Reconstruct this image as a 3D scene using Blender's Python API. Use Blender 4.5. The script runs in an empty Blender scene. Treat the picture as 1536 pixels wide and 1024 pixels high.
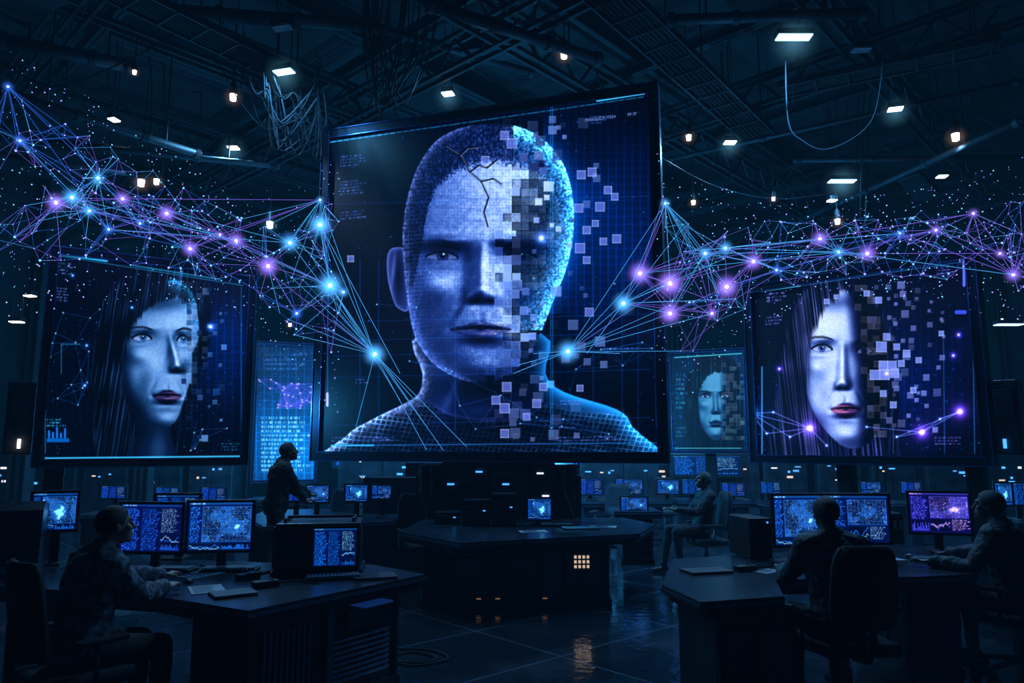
import bpy, bmesh, math, random
import numpy as np
from mathutils import Vector as V, Matrix, noise
R = random.Random(7)
sc = bpy.context.scene
C = sc.collection
try:
    sc.view_settings.view_transform = 'Standard'
except Exception:
    pass
# ---------------------------------------------------------------- camera
F = 1100.0
PITCH = math.atan(156 / F)
CZ = 1.7
cp, sp = math.cos(PITCH), math.sin(PITCH)
cd = bpy.data.cameras.new('camera')
cam = bpy.data.objects.new('camera', cd)
C.objects.link(cam)
cam.location = (0, 0, CZ)
cam.rotation_euler = (math.pi / 2 + PITCH, 0, 0)
cd.sensor_width = 36
cd.lens = 36 * F / 1536
cd.clip_end = 200
sc.camera = cam

def ray(px, py):
    a = px - 768; b = 512 - py
    return V((a, F * cp - b * sp, F * sp + b * cp))
def at(px, py, Y):
    d = ray(px, py); t = Y / d.y
    return V((d.x * t, Y, CZ + d.z * t))
def onz(px, py, z):
    d = ray(px, py); t = (z - CZ) / d.z
    return V((d.x * t, d.y * t, z))
# ---------------------------------------------------------------- materials
MATS = {}
def mat(name, col, rough=0.5, metal=0.0, var=0.35, scale=6.0, bump=0.0, bscale=40.0):
    if name in MATS: return MATS[name]
    m = bpy.data.materials.new(name); m.use_nodes = True
    nt = m.node_tree; N = nt.nodes; L = nt.links
    b = N['Principled BSDF']
    b.inputs['Roughness'].default_value = rough
    b.inputs['Metallic'].default_value = metal
    tc = N.new('ShaderNodeTexCoord')
    nz = N.new('ShaderNodeTexNoise'); nz.inputs['Scale'].default_value = scale; nz.inputs['Detail'].default_value = 5
    L.new(tc.outputs['Object'], nz.inputs['Vector'])
    cr = N.new('ShaderNodeValToRGB')
    cr.color_ramp.elements[0].position = 0.3; cr.color_ramp.elements[1].position = 0.7
    cr.color_ramp.elements[0].color = (*[c * (1 - var) for c in col], 1)
    cr.color_ramp.elements[1].color = (*[min(1, c * (1 + var)) for c in col], 1)
    L.new(nz.outputs['Fac'], cr.inputs['Fac']); L.new(cr.outputs['Color'], b.inputs['Base Color'])
    if bump:
        n2 = N.new('ShaderNodeTexNoise'); n2.inputs['Scale'].default_value = bscale; n2.inputs['Detail'].default_value = 4
        L.new(tc.outputs['Object'], n2.inputs['Vector'])
        bp = N.new('ShaderNodeBump'); bp.inputs['Strength'].default_value = bump; bp.inputs['Distance'].default_value = 0.02
        L.new(n2.outputs['Fac'], bp.inputs['Height']); L.new(bp.outputs['Normal'], b.inputs['Normal'])
    MATS[name] = m
    return m
def emat(name, col, s, sample=False):
    if name in MATS: return MATS[name]
    m = bpy.data.materials.new(name); m.use_nodes = True
    nt = m.node_tree; b = nt.nodes['Principled BSDF']
    b.inputs['Base Color'].default_value = (0.01, 0.01, 0.02, 1)
    b.inputs['Roughness'].default_value = 0.4
    b.inputs['Emission Color'].default_value = (*col, 1)
    b.inputs['Emission Strength'].default_value = s
    if not sample: m.cycles.emission_sampling = 'NONE'
    MATS[name] = m
    return m
M_BLACK = mat('black_plastic', (0.012, 0.014, 0.02), 0.4, 0, .3)
M_DESK = mat('dark_desk_metal', (0.026, 0.035, 0.052), 0.36, 0.4, .5, 3, .2, 30)
M_TOP = mat('desktop_laminate', (0.024, 0.034, 0.052), 0.24, 0.1, .5, 4, .1, 60)
M_EDGE = mat('pale_edge_metal', (0.12, 0.17, 0.26), 0.32, 0.7, .3, 3)
M_FRAME = mat('screen_frame_metal', (0.03, 0.04, 0.068), 0.35, 0.7, .3, 2, .1, 25)
M_STEEL = mat('ceiling_steel', (0.018, 0.026, 0.036), 0.6, 0.2, .4, 2)
M_PIPE = mat('pipe_steel', (0.028, 0.038, 0.052), 0.55, 0.3, .3, 2)
M_CABLE = mat('cable_rubber', (0.006, 0.007, 0.01), 0.85)
M_FABRIC = mat('chair_fabric', (0.012, 0.014, 0.022), 0.85, 0, .3, 30, .2, 200)
M_CHROME = mat('dull_chrome', (0.12, 0.13, 0.16), 0.3, 0.9, .2)
M_SKIN = mat('skin', (0.34, 0.2, 0.15), 0.45, 0, .12, 20)
M_SKIND = mat('skin_dark', (0.12, 0.07, 0.055), 0.45, 0, .12, 20)
M_HAIR = mat('hair', (0.01, 0.009, 0.01), 0.6, 0, .4, 80, .4, 300)
M_JDARK = mat('jacket_dark', (0.018, 0.025, 0.042), 0.65, 0, .3, 12, .4, 60)
M_JBLACK = mat('jacket_black', (0.006, 0.008, 0.012), 0.8, 0, .3, 12, .3, 60)
M_TROU = mat('trousers_dark', (0.009, 0.011, 0.018), 0.85, 0, .3, 12, .2, 60)
M_SHOE = mat('shoe_leather', (0.01, 0.01, 0.012), 0.4)
M_PAPER = mat('paper', (0.5, 0.53, 0.6), 0.8, 0, .1)
M_CONC = mat('wall_panel', (0.02, 0.034, 0.05), 0.7, 0, .5, 0.8, .2, 6)
M_CEIL = mat('ceiling_deck', (0.008, 0.013, 0.02), 0.8, 0, .5, 0.8, .2, 6)
M_RACK = mat('rack_metal', (0.04, 0.054, 0.078), 0.4, .4, .3, 3)
E_WHITE = emat('lamp_white', (0.7, 0.9, 1.0), 6)
E_BLUEW = emat('lamp_blue', (0.3, 0.75, 1.0), 3.5)
E_WARM = emat('lamp_warm', (1.0, 0.82, 0.7), 5)
E_GREY = mat('unlit_diffuser', (.14, .18, .22), .5)
E_LED = emat('led_blue', (0.05, 0.35, 1.0), 1.8)
E_WIN = emat('warm_indicator', (1.0, 0.78, 0.62), .9)
def camo():
    m = bpy.data.materials.new('camouflage_cloth'); m.use_nodes = True
    nt = m.node_tree; N = nt.nodes; L = nt.links; b = N['Principled BSDF']; b.inputs['Roughness'].default_value = .75
    tc = N.new('ShaderNodeTexCoord'); nz = N.new('ShaderNodeTexNoise'); nz.inputs['Scale'].default_value = 16; nz.inputs['Detail'].default_value = 2
    L.new(tc.outputs['Object'], nz.inputs['Vector'])
    cr = N.new('ShaderNodeValToRGB'); cr.color_ramp.interpolation = 'CONSTANT'
    e = cr.color_ramp.elements
    e[0].position = 0; e[0].color = (.016, .022, .032, 1); e[1].position = .45; e[1].color = (.07, .09, .125, 1)
    k = e.new(.54); k.color = (.18, .22, .3, 1); k = e.new(.62); k.color = (.035, .045, .062, 1)
    L.new(nz.outputs['Fac'], cr.inputs['Fac']); L.new(cr.outputs['Color'], b.inputs['Base Color'])
    return m
M_CAMO = camo()
def floor_mat():
    m = bpy.data.materials.new('polished_floor'); m.use_nodes = True
    nt = m.node_tree; N = nt.nodes; L = nt.links; b = N['Principled BSDF']
    tc = N.new('ShaderNodeTexCoord'); mp = N.new('ShaderNodeMapping'); mp.inputs['Rotation'].default_value = (0, 0, math.radians(-42))
    L.new(tc.outputs['Object'], mp.inputs['Vector'])
    br = N.new('ShaderNodeTexBrick'); br.offset = 0; br.inputs['Scale'].default_value = 1
    br.inputs['Brick Width'].default_value = 1.5; br.inputs['Row Height'].default_value = 1.1; br.inputs['Mortar Size'].default_value = .012
    br.inputs['Color1'].default_value = (.012, .018, .03, 1); br.inputs['Color2'].default_value = (.022, .032, .05, 1); br.inputs['Mortar'].default_value = (.11, .15, .22, 1)
    L.new(mp.outputs['Vector'], br.inputs['Vector']); L.new(br.outputs['Color'], b.inputs['Base Color'])
    b.inputs['IOR'].default_value = 2.1
    b.inputs['Coat Weight'].default_value = 1.0; b.inputs['Coat Roughness'].default_value = .09; b.inputs['Coat IOR'].default_value = 1.8
    nz = N.new('ShaderNodeTexNoise'); nz.inputs['Scale'].default_value = 1.3; nz.inputs['Detail'].default_value = 7
    L.new(tc.outputs['Object'], nz.inputs['Vector'])
    mr = N.new('ShaderNodeMapRange'); mr.inputs['From Min'].default_value = .35; mr.inputs['From Max'].default_value = .65
    mr.inputs['To Min'].default_value = .06; mr.inputs['To Max'].default_value = .3
    L.new(nz.outputs['Fac'], mr.inputs['Value']); L.new(mr.outputs['Result'], b.inputs['Roughness'])
    bp = N.new('ShaderNodeBump'); bp.inputs['Strength'].default_value = .22; bp.inputs['Distance'].default_value = .02
    n2 = N.new('ShaderNodeTexNoise'); n2.inputs['Scale'].default_value = 9; L.new(tc.outputs['Object'], n2.inputs['Vector'])
    L.new(n2.outputs['Fac'], bp.inputs['Height']); L.new(bp.outputs['Normal'], b.inputs['Normal']); L.new(bp.outputs['Normal'], b.inputs['Coat Normal'])
    return m
# ---------------------------------------------------------------- mesh helpers
def NB(): return bmesh.new()
def box(bm, c, s, rz=0, rx=0, bev=0, ry=0):
    r = bmesh.ops.create_cube(bm, size=1)
    vs = r['verts']
    M = Matrix.Translation(V(c)) @ Matrix.Rotation(rz, 4, 'Z') @ Matrix.Rotation(ry, 4, 'Y') @ Matrix.Rotation(rx, 4, 'X') @ Matrix.Diagonal((s[0], s[1], s[2], 1))
    bmesh.ops.transform(bm, matrix=M, verts=vs)
    if bev:
        es = list({e for v in vs for e in v.link_edges})
        bmesh.ops.bevel(bm, geom=es, offset=bev, segments=2, affect='EDGES', profile=.6)
def cone(bm, p0, p1, r0, r1=None, n=12):
    if r1 is None: r1 = r0
    p0 = V(p0); p1 = V(p1); d = p1 - p0; l = d.length
    if l < 1e-6: return
    q = d.to_track_quat('Z', 'Y').to_matrix().to_4x4()
    bmesh.ops.create_cone(bm, cap_ends=True, segments=n, radius1=r0, radius2=r1, depth=l, matrix=Matrix.Translation((p0 + p1) / 2) @ q)
def ball(bm, c, r, rot=None, sub=2):
    if not hasattr(r, '__len__'): r = (r, r, r)
    M = Matrix.Translation(V(c))
    if rot is not None: M = M @ rot.to_4x4()
    bmesh.ops.create_icosphere(bm, subdivisions=sub, radius=1, matrix=M @ Matrix.Diagonal((*r, 1)))
def limb(bm, pts, rs, n=16):
    for i, p in enumerate(pts):
        ball(bm, p, rs[i], sub=2)
        if i: cone(bm, pts[i - 1], p, rs[i - 1], rs[i], n)
def tube(bm, pts, r, n=6):
    pts = [V(p) for p in pts]; rings = []
    for i, p in enumerate(pts):
        d = (pts[min(i + 1, len(pts) - 1)] - pts[max(i - 1, 0)]).normalized()
        q = d.to_track_quat('Z', 'Y')
        rings.append([bm.verts.new(p + q @ V((r * math.cos(k * 2 * math.pi / n), r * math.sin(k * 2 * math.pi / n), 0))) for k in range(n)])
    for a, b in zip(rings, rings[1:]):
        for k in range(n): bm.faces.new((a[k], a[(k + 1) % n], b[(k + 1) % n], b[k]))
    bm.faces.new(rings[0][::-1]); bm.faces.new(rings[-1])
def prism(bm, poly, z0, z1, bev=0):
    a = [bm.verts.new((p[0], p[1], z0)) for p in poly]; b = [bm.verts.new((p[0], p[1], z1)) for p in poly]
    n = len(poly)
    fs = [bm.faces.new(a[::-1]), bm.faces.new(b)]
    for i in range(n): fs.append(bm.faces.new((a[i], a[(i + 1) % n], b[(i + 1) % n], b[i])))
    if bev: bmesh.ops.bevel(bm, geom=list({e for f in fs for e in f.edges}), offset=bev, segments=2, affect='EDGES')
    bmesh.ops.recalc_face_normals(bm, faces=bm.faces)
def prism_yz(bm, poly, x0, x1):
    a = [bm.verts.new((x0, p[0], p[1])) for p in poly]; b = [bm.verts.new((x1, p[0], p[1])) for p in poly]
    n = len(poly)
    bm.faces.new(a[::-1]); bm.faces.new(b)
    for i in range(n): bm.faces.new((a[i], a[(i + 1) % n], b[(i + 1) % n], b[i]))
    bmesh.ops.recalc_face_normals(bm, faces=bm.faces)
def obj(name, bm, m, parent=None, smooth=False, label=None):
    me = bpy.data.meshes.new(name); bm.to_mesh(me); bm.free()
    for mm in (m if isinstance(m, list) else [m]): me.materials.append(mm)
    if smooth: me.polygons.foreach_set('use_smooth', [True] * len(me.polygons))
    o = bpy.data.objects.new(name, me); C.objects.link(o)
    if parent: o.parent = parent
    if label: o['label'] = label
    return o
def tag(o, label, cat, group=None, kind=None):
    o['label'] = label; o['category'] = cat
    if group: o['group'] = group
    if kind: o['kind'] = kind
    return o
def thing(name, label, cat, loc=(0, 0, 0), rz=0, group=None):
    o = bpy.data.objects.new(name, None); C.objects.link(o)
    o.location = loc; o.rotation_euler = (0, 0, rz)
    return tag(o, label, cat, group)
def struct(name, bm, m):
    o = obj(name, bm, m); o['kind'] = 'structure'; return o
# ---------------------------------------------------------------- painting canvas (artwork shown on the displays)
def ss(a): a = np.clip(a, 0, 1); return a * a * (3 - 2 * a)
def spline(P, n=5):
    P = [np.array(p, float) for p in P]; out = []
    k = len(P)
    for i in range(k):
        a, b, c, d = P[i - 1], P[i], P[(i + 1) % k], P[(i + 2) % k]
        for t in np.arange(n) / n:
            out.append(.5 * ((2 * b) + (c - a) * t + (2 * a - 5 * b + 4 * c - d) * t * t + (3 * b - a - 3 * c + d) * t ** 3))
    return out
class Canvas:
    def __init__(s, x0, y0, x1, y1, k=1.0):
        s.x0, s.y0, s.k = x0, y0, k
        s.W = int((x1 - x0) * k); s.H = int((y1 - y0) * k)
        s.X, s.Y = np.meshgrid(x0 + (np.arange(s.W) + .5) / k, y0 + (np.arange(s.H) + .5) / k)
        s.A = np.zeros((s.H, s.W, 3))
    def g(s, x, y, sx, sy, rot=0):
        dx = s.X - x; dy = s.Y - y
        if rot:
            c, q = math.cos(rot), math.sin(rot); dx, dy = dx * c + dy * q, -dx * q + dy * c
        return np.exp(-.5 * ((dx / sx) ** 2 + (dy / sy) ** 2))
    def sd(s, poly):
        d = np.full(s.X.shape, 1e9); ins = np.zeros(s.X.shape, bool)
        n = len(poly)
        for i in range(n):
            ax, ay = poly[i]; bx, by = poly[(i + 1) % n]
            ex, ey = bx - ax, by - ay; l = ex * ex + ey * ey + 1e-9
            t = np.clip(((s.X - ax) * ex + (s.Y - ay) * ey) / l, 0, 1)
            d = np.minimum(d, (s.X - ax - t * ex) ** 2 + (s.Y - ay - t * ey) ** 2)
            if abs(ey) > 1e-9:
                ins ^= ((ay > s.Y) != (by > s.Y)) & (s.X < ex * (s.Y - ay) / ey + ax)
        d = np.sqrt(d); return np.where(ins, -d, d)
    def mix(s, m, col): s.A = s.A * (1 - m[..., None]) + np.array(col) * m[..., None]
    def add(s, m, col): s.A = s.A + m[..., None] * np.array(col)
    def mul(s, m, f): s.A = s.A * (1 - m[..., None] * (1 - np.array(f)))
    def put(s, m, img): s.A = s.A * (1 - m[..., None]) + img * m[..., None]
    def sl(s, x0, y0, x1, y1):
        a = max(0, int((x0 - s.x0) * s.k)); b = min(s.W, int((x1 - s.x0) * s.k) + 1)
        c = max(0, int((y0 - s.y0) * s.k)); d = min(s.H, int((y1 - s.y0) * s.k) + 1)
        return slice(c, max(c, d)), slice(a, max(a, b))
    def line(s, pts, w, col, a=1.0):
        for (ax, ay), (bx, by) in zip(pts, pts[1:]):
            q = s.sl(min(ax, bx) - w * 2 - 2, min(ay, by) - w * 2 - 2, max(ax, bx) + w * 2 + 2, max(ay, by) + w * 2 + 2)
            X = s.X[q]; Y = s.Y[q]
            if X.size == 0: continue
            ex, ey = bx - ax, by - ay; l = ex * ex + ey * ey + 1e-9
            t = np.clip(((X - ax) * ex + (Y - ay) * ey) / l, 0, 1)
            d = np.hypot(X - ax - t * ex, Y - ay - t * ey)
            m = np.clip(w / 2 + .6 - d, 0, 1)[..., None] * a
            s.A[q] = s.A[q] * (1 - m) + np.array(col) * m
    def rect(s, x0, y0, x1, y1, col, a=1.0):
        q = s.sl(x0 - 1, y0 - 1, x1 + 1, y1 + 1)
        X = s.X[q]; Y = s.Y[q]
        m = (np.clip(X - x0 + .5, 0, 1) * np.clip(x1 - X + .5, 0, 1) * np.clip(Y - y0 + .5, 0, 1) * np.clip(y1 - Y + .5, 0, 1))[..., None] * a
        s.A[q] = s.A[q] * (1 - m) + np.array(col) * m
    def noise(s, cell, seed=0, celly=None):
        cell = cell * s.k; cy = (celly * s.k) if celly else cell
        r = np.random.default_rng(seed); gx = int(s.W / cell) + 3; gy = int(s.H / cy) + 3
        g = r.random((gy, gx)); u = np.arange(s.W) / cell; v = np.arange(s.H) / cy
        iu = u.astype(int); iv = v.astype(int); fu = ss(u - iu)[None, :]; fv = ss(v - iv)[:, None]
        a = g[iv][:, iu]; b = g[iv][:, iu + 1]; c = g[iv + 1][:, iu]; d = g[iv + 1][:, iu + 1]
        return (a * (1 - fu) + b * fu) * (1 - fv) + (c * (1 - fu) + d * fu) * fv
    def glow(s, x, y, r, col, k=1.0):
        d = np.hypot(s.X - x, s.Y - y)
        s.add(np.exp(-(d / r) ** 2) * .9 * k + .35 * k * np.exp(-d / (r * 1.6)), col)
        s.add(np.exp(-(d / (r * .4)) ** 2) * k, (1, 1, 1))
    def textrows(s, x0, y0, w, n, dy, col, a, seed, slope=0.0):
        r = random.Random(seed)
        for i in range(n):
            x = x0
            while x < x0 + w * r.uniform(.7, 1):
                l = r.choice([1.2, 2, 3, 5])
                s.rect(x, y0 + i * dy + slope * (x - x0), x + l, y0 + i * dy + dy * .55 + slope * (x - x0), col, a * r.uniform(.5, 1)); x += l + r.choice([1, 1.6, 3])
    def sample(s, px, py):
        u = np.clip((px - s.x0) * s.k - .5, 0, s.W - 1.001); v = np.clip((py - s.y0) * s.k - .5, 0, s.H - 1.001)
        iu = u.astype(int); iv = v.astype(int); fu = (u - iu)[:, None]; fv = (v - iv)[:, None]
        A = s.A
        return (A[iv, iu] * (1 - fu) + A[iv, iu + 1] * fu) * (1 - fv) + (A[iv + 1, iu] * (1 - fu) + A[iv + 1, iu + 1] * fu) * fv
def ramp(l, stops, cols):
    return np.stack([np.interp(l, stops, [c[i] for c in cols]) for i in range(3)], -1)
def blur(a, n):
    for _ in range(n):
        b = np.pad(a, 1, mode='edge')
        a = (b[:-2, 1:-1] + b[2:, 1:-1] + b[1:-1, :-2] + b[1:-1, 2:] + 4 * a) / 8
    return a
def relief(cv, p):
    X, Y, k = cv.X, cv.Y, p['k']
    cx, cy = p['c']; a = p['a']; b = p['b']
    v = (Y - cy) / b; w = 1 - p.get('jaw', .36) * ss((v - .15) / .85)
    u = (X - cx - p.get('skew', 0) * np.clip(v, 0, 1)) / (a * w)
    D = p.get('depth', .62) * a * np.sqrt(np.clip(1 - np.abs(u) ** 2.6 - np.abs(v) ** 2.8, 0.0004, 1))
    nzf = p.get('nz', 1.0)
    def G(x, y, sx, sy, am, rot=0):
        nonlocal D
        D = D + cv.g(x, y, sx * k, sy * k, rot) * am * k
    t = p.get('turn', 0)
    for i, (ex, ey) in enumerate(p['eyes']):
        f = 1 if i == 0 else 1 - t
        sgn = -1 if i == 0 else 1
        G(ex - sgn * 4 * k, ey - 23 * k, 30 * f, 7, p.get('brow', 8), sgn * .08)
        G(ex - sgn * 10 * k, ey - 6 * k, 15 * f, 9, -6); G(ex, ey + 1 * k, 25 * f, 12, -10); G(ex, ey + 0 * k, 16 * f, 8.5, 9)
        G(ex + sgn * 6 * k, ey + 16 * k, 20 * f, 4, -2.2)
        G(ex + sgn * 16 * k * f, ey + 44 * k, 22 * f, 15, p.get('cheek', 9), -sgn * .3); G(ex + sgn * 4 * k * f, ey + 92 * k, 15, 26, -p.get('hollow', 6), -sgn * .2)
    nx, ny = p['nose']; bx, by = p['bridge']
    for q in np.linspace(0, 1, 12):
        G(bx + (nx - bx) * q, by + (ny - by) * q, 6.5 + 4 * q, 7, (4 + 5.5 * q) * nzf)
    al = p.get('ala', 18)
    G(nx, ny, 10.5, 9, 11 * nzf); G(nx - al * k, ny + 6 * k, 6.5, 7, 9 * nzf); G(nx + al * k * (1 - t), ny + 6 * k, 6.5, 7, 9 * nzf); G(nx, ny + 20 * k, 16, 5, -4 * nzf)
    mx, my = p['mouth']; f = p.get('lips', 1.0); mw = p['mw']
    G(mx, my, 42, 24, 8); G(mx, my - 18 * k, 3.5, 8, -2)
    G(mx - mw * .22 * k, my - 6 * k, mw * .35, 4, 5 * f, -.1); G(mx + mw * .22 * k, my - 6 * k, mw * .35, 4, 5 * f, .1); G(mx, my + 9 * k, mw * .42, 5.5, 8 * f); G(mx, my + .5 * k, mw * .45, 1.8, -4); G(mx, my + 24 * k, 20, 6, -6)
    for s in (-1, 1): G(mx + s * mw * 1.0 * k, my + 1 * k, 5, 6, -3); G(mx + s * 36 * k, my - 26 * k, 4, 16, -2, s * -.5)
    hx, hy = p['chin']; G(hx, hy, 24, 14, 10)
    D = blur(D, p.get('bl', 3))
    gy, gx = np.gradient(D); gx *= cv.k; gy *= cv.k
    n = np.stack([-gx, -gy, np.ones_like(gx)], -1); n /= np.linalg.norm(n, axis=-1, keepdims=True)
    lum = np.full(X.shape, p.get('amb', .06))
    for (lx, ly, lz, s, e) in p['lights']:
        L = np.array((lx, ly, lz)); L = L / np.linalg.norm(L)
        lum += s * np.clip(n @ L, 0, 1) ** e
    for i, (ex, ey) in enumerate(p['eyes']): lum *= 1 - .3 * cv.g(ex, ey - 7 * k, 26 * k, 10 * k)
    lum *= 1 - .3 * cv.g(nx, ny + 15 * k, 15 * k, 3.5 * k)
    return lum
def accents(cv, lum, mulx, addx):
    for (x, y, sx, sy, a, r) in mulx: lum = lum * (1 - a * cv.g(x, y, sx, sy, r))
    for (x, y, sx, sy, a, r) in addx: lum = lum + a * cv.g(x, y, sx, sy, r)
    return lum
def features(cv, p):
    k = p['k']; t = p.get('turn', 0)
    for i, (ex, ey) in enumerate(p['eyes']):
        f = 1 if i == 0 else 1 - t
        sg = -1 if i == 0 else 1
        w = 24 * k * f; h = p.get('open', 9) * k
        alm = spline([(ex - w, ey + (2 if sg > 0 else 0) * k), (ex - w * .45, ey - h * .8), (ex + w * .2, ey - h), (ex + w * .7, ey - h * .5), (ex + w, ey + (0 if sg > 0 else 2) * k), (ex + w * .35, ey + h * .62), (ex - w * .4, ey + h * .66)], 4)
        d = cv.sd(alm); din = ss(.5 - d / 1.2)
        shade = 1 - .5 * ss((ey - h * .2 - cv.Y) / (h * .8) + .3)
        cv.put(din * .85, np.array(p.get('white', (.3, .36, .7))) * shade[..., None])
        ir = np.hypot(cv.X - ex - p.get('look', 0) * k, cv.Y - ey + 1.2 * k)
        cv.mix(din * ss((9 * k - ir) / 1.2 + .5) * .95, p.get('iris', (.06, .09, .25)))
        cv.add(din * np.exp(-((ir - 5.5 * k) / (2 * k)) ** 2) * (cv.Y > ey - 1) * .35, np.array(p.get('iris', (.06, .09, .25))) * 2)
        cv.mix(din * ss((4 * k - ir) / 1.1 + .5), (.005, .008, .03))
        cv.mix(ss((1.7 * k - np.hypot(cv.X - ex - 2.5 * k, cv.Y - ey + 4 * k)) / 1.0 + .5) * .85, (.7, .85, 1))
        top = [tuple(q) for q in alm[:17]]
        cv.line(top, (3.6 if p.get('lash') else 2.2) * k + .3, (.012, .016, .06), .9)
        if p.get('lash'):
            ox = alm[16] if sg > 0 else alm[0]
            cv.line([tuple(ox), (ox[0] + sg * 5 * k * f, ox[1] - 4 * k)], 2.2 * k, (.012, .016, .06), .85)
        cv.line([tuple(q) for q in alm[16:]], .9 * k + .2, (.03, .04, .15), .4)
        cv.line([(a, b - (5.5 if p.get('lash') else 4) * k) for a, b in top[2:-1]], 1.2 * k, (.03, .04, .16), .5)
        bw = p.get('browth', 6) * k; o = p.get('browdy', 25) * k
        n = 34; rr = random.Random(i + 5)
        for j in range(n):
            q = j / (n - 1); x = ex - sg * w * 1.1 + sg * w * 2.5 * q
            y = ey - o + (p.get('browin', 4) * (1 - q) ** 1.5 - 5 * math.sin(q * 2.6) + 6 * q * q) * k
            th_ = bw * (.6 + .5 * math.sin(min(1, q * 1.3 + .25) * 2.2)) * (1 - .6 * q ** 2)
            cv.line([(x - sg * 1.5 * k, y + th_ * .5 + rr.uniform(-.5, .5)), (x + sg * 4.5 * k, y - th_ * .45 + rr.uniform(-.5, .5))], 1.3 * k + .3, (.015, .022, .085), .5)
    nx, ny = p['nose']; al = p.get('ala', 18)
    cv.mul(cv.g(nx - 9.5 * k, ny + 12.5 * k, 4.6 * k, 2.3 * k, -.2), (.08, .08, .18)); cv.mul(cv.g(nx + 9.5 * k * (1 - t), ny + 12.5 * k, 4.6 * k, 2.3 * k, .2), (.08, .08, .18))
    cv.mul(cv.g(nx - (al + 6) * k, ny + 6 * k, 2.2 * k, 7 * k, .2) * .5, (.3, .3, .4))
    mx, my = p['mouth']; mw = p['mw'] * k; f = p.get('lips', 1)
    up = [(mx - mw, my + 1 * k), (mx - mw * .55, my - 5 * k * f), (mx - mw * .18, my - 9.5 * k * f), (mx, my - 7.5 * k * f), (mx + mw * .18, my - 9.5 * k * f), (mx + mw * .55, my - 5 * k * f), (mx + mw, my + 1 * k)]
    lip = spline(up + [(mx + mw * .6, my + 9 * k * f), (mx + mw * .2, my + 15 * k * f), (mx - mw * .2, my + 15 * k * f), (mx - mw * .6, my + 9 * k * f)], 4)
    dl = cv.sd(lip); cv.mul(ss(.5 - dl / (2.5 * k)), p.get('lipmul', (.62, .55, .68)))
    cv.mul(ss(.5 - dl / (2.5 * k)) * (cv.Y < my) * .35, (.5, .5, .6))
    cv.line([(mx - mw * .98, my + 1 * k), (mx - mw * .5, my + .5 * k), (mx - mw * .2, my - .5 * k), (mx, my + 1.5 * k), (mx + mw * .2, my - .5 * k), (mx + mw * .5, my + .5 * k), (mx + mw * .98, my + 1 * k)], 1.9 * k, (.015, .015, .06), .85)
def zonemask(cv, xf, cell, jit, ymax):
    xq = np.floor(cv.X / cell) * cell; yq = np.floor(cv.Y / cell) * cell
    hsh = np.mod(np.sin(xq * 12.9 + yq * 78.2) * 43758.5, 1)
    bx = np.interp(yq, [q[0] for q in xf], [q[1] for q in xf]) - 6
    return (xq > bx + hsh * jit) & (cv.Y < ymax), np.clip((xq - bx) / 60, 0, 1), np.mod(hsh * 7.7, 1)
def tiles(cv, F0, xf, x_end, cell, y0, y1, decay, tint, seed, p0=.8, tail=.03, near=.35):
    r = random.Random(seed)
    ys = [q[0] for q in xf]; xs = [q[1] for q in xf]
    y = y0 - (y0 % cell)
    while y < y1:
        b = float(np.interp(y, ys, xs)) + r.uniform(-.8, .8) * cell
        x = xs[0] - cell * 12; x = x - (x % cell)
        while x < x_end:
            d = x - b
            if d >= 0 and r.random() < p0 * math.exp(-d / decay) + tail * (d < decay * 3.2):
                q = min(1, d / 60)
                sz = cell * (.93 if q < .5 else r.choice([.45, .6, .8, .95, 1.15])); j = q * q * cell * .6
                xx = x + r.uniform(-j, j); yy = y + r.uniform(-j, j)
                iy = int(np.clip((yy + sz / 2 - cv.y0) * cv.k, 0, cv.H - 1)); ix = int(np.clip((xx + sz / 2 - cv.x0) * cv.k, 0, cv.W - 1))
                base = F0[iy, ix]; a = r.uniform(0, near) * (1 - q) + r.uniform(.1, .9) * q
                col = np.clip(base * 1.05 * (1 - a * .5) + np.array(tint) * a * .7, 0, 1)
                if q < .6 and r.random() < .6:
                    m_ = cv.sl(xx, yy, xx + sz, yy + sz); cv.A[m_] = F0[m_] * r.uniform(.75, 1.2)
                    cv.line([(xx, yy + sz), (xx, yy), (xx + sz, yy), (xx + sz, yy + sz), (xx, yy + sz)], .7, np.clip(col * 1.15 + .06, 0, 1), .35)
                else:
                    cv.rect(xx, yy, xx + sz, yy + sz, col, .85)
                    cv.line([(xx, yy + sz), (xx, yy), (xx + sz, yy)], .7, np.clip(col * 1.3 + .06, 0, 1), .6)
            x += cell
        y += cell
def square(cv, x, y, s, col=(.38, .45, .85), a=.7):
    cv.rect(x - s / 2, y - s / 2, x + s / 2, y + s / 2, col, a); cv.line([(x - s / 2, y + s / 2), (x - s / 2, y - s / 2), (x + s / 2, y - s / 2), (x + s / 2, y + s / 2), (x - s / 2, y + s / 2)], .8, (.65, .75, 1), .7)
def ui_bg(cv, base, hi, hx, hy, hr):
    cv.A[:] = base
    cv.add(cv.g(hx, hy, hr, hr * 1.1), hi)
    cv.A *= (.8 + .4 * cv.noise(60, 3))[..., None]
    cv.A *= (1 + .55 * (np.mod(cv.X, 12) < 1.1) + .3 * (np.mod(cv.Y, 12) < 1.1))[..., None]
    r = random.Random(11)
    for _ in range(460):
        x = cv.x0 + r.random() * cv.W / cv.k; y = cv.y0 + r.random() * cv.H / cv.k
        cv.rect(x, y, x + r.choice([1, 1.5, 2.5]), y + r.choice([1, 1.5]), (.2, .5, .95), r.uniform(.15, .7))
STOPS = [0, .22, .45, .7, 1.0, 1.4]
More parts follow.
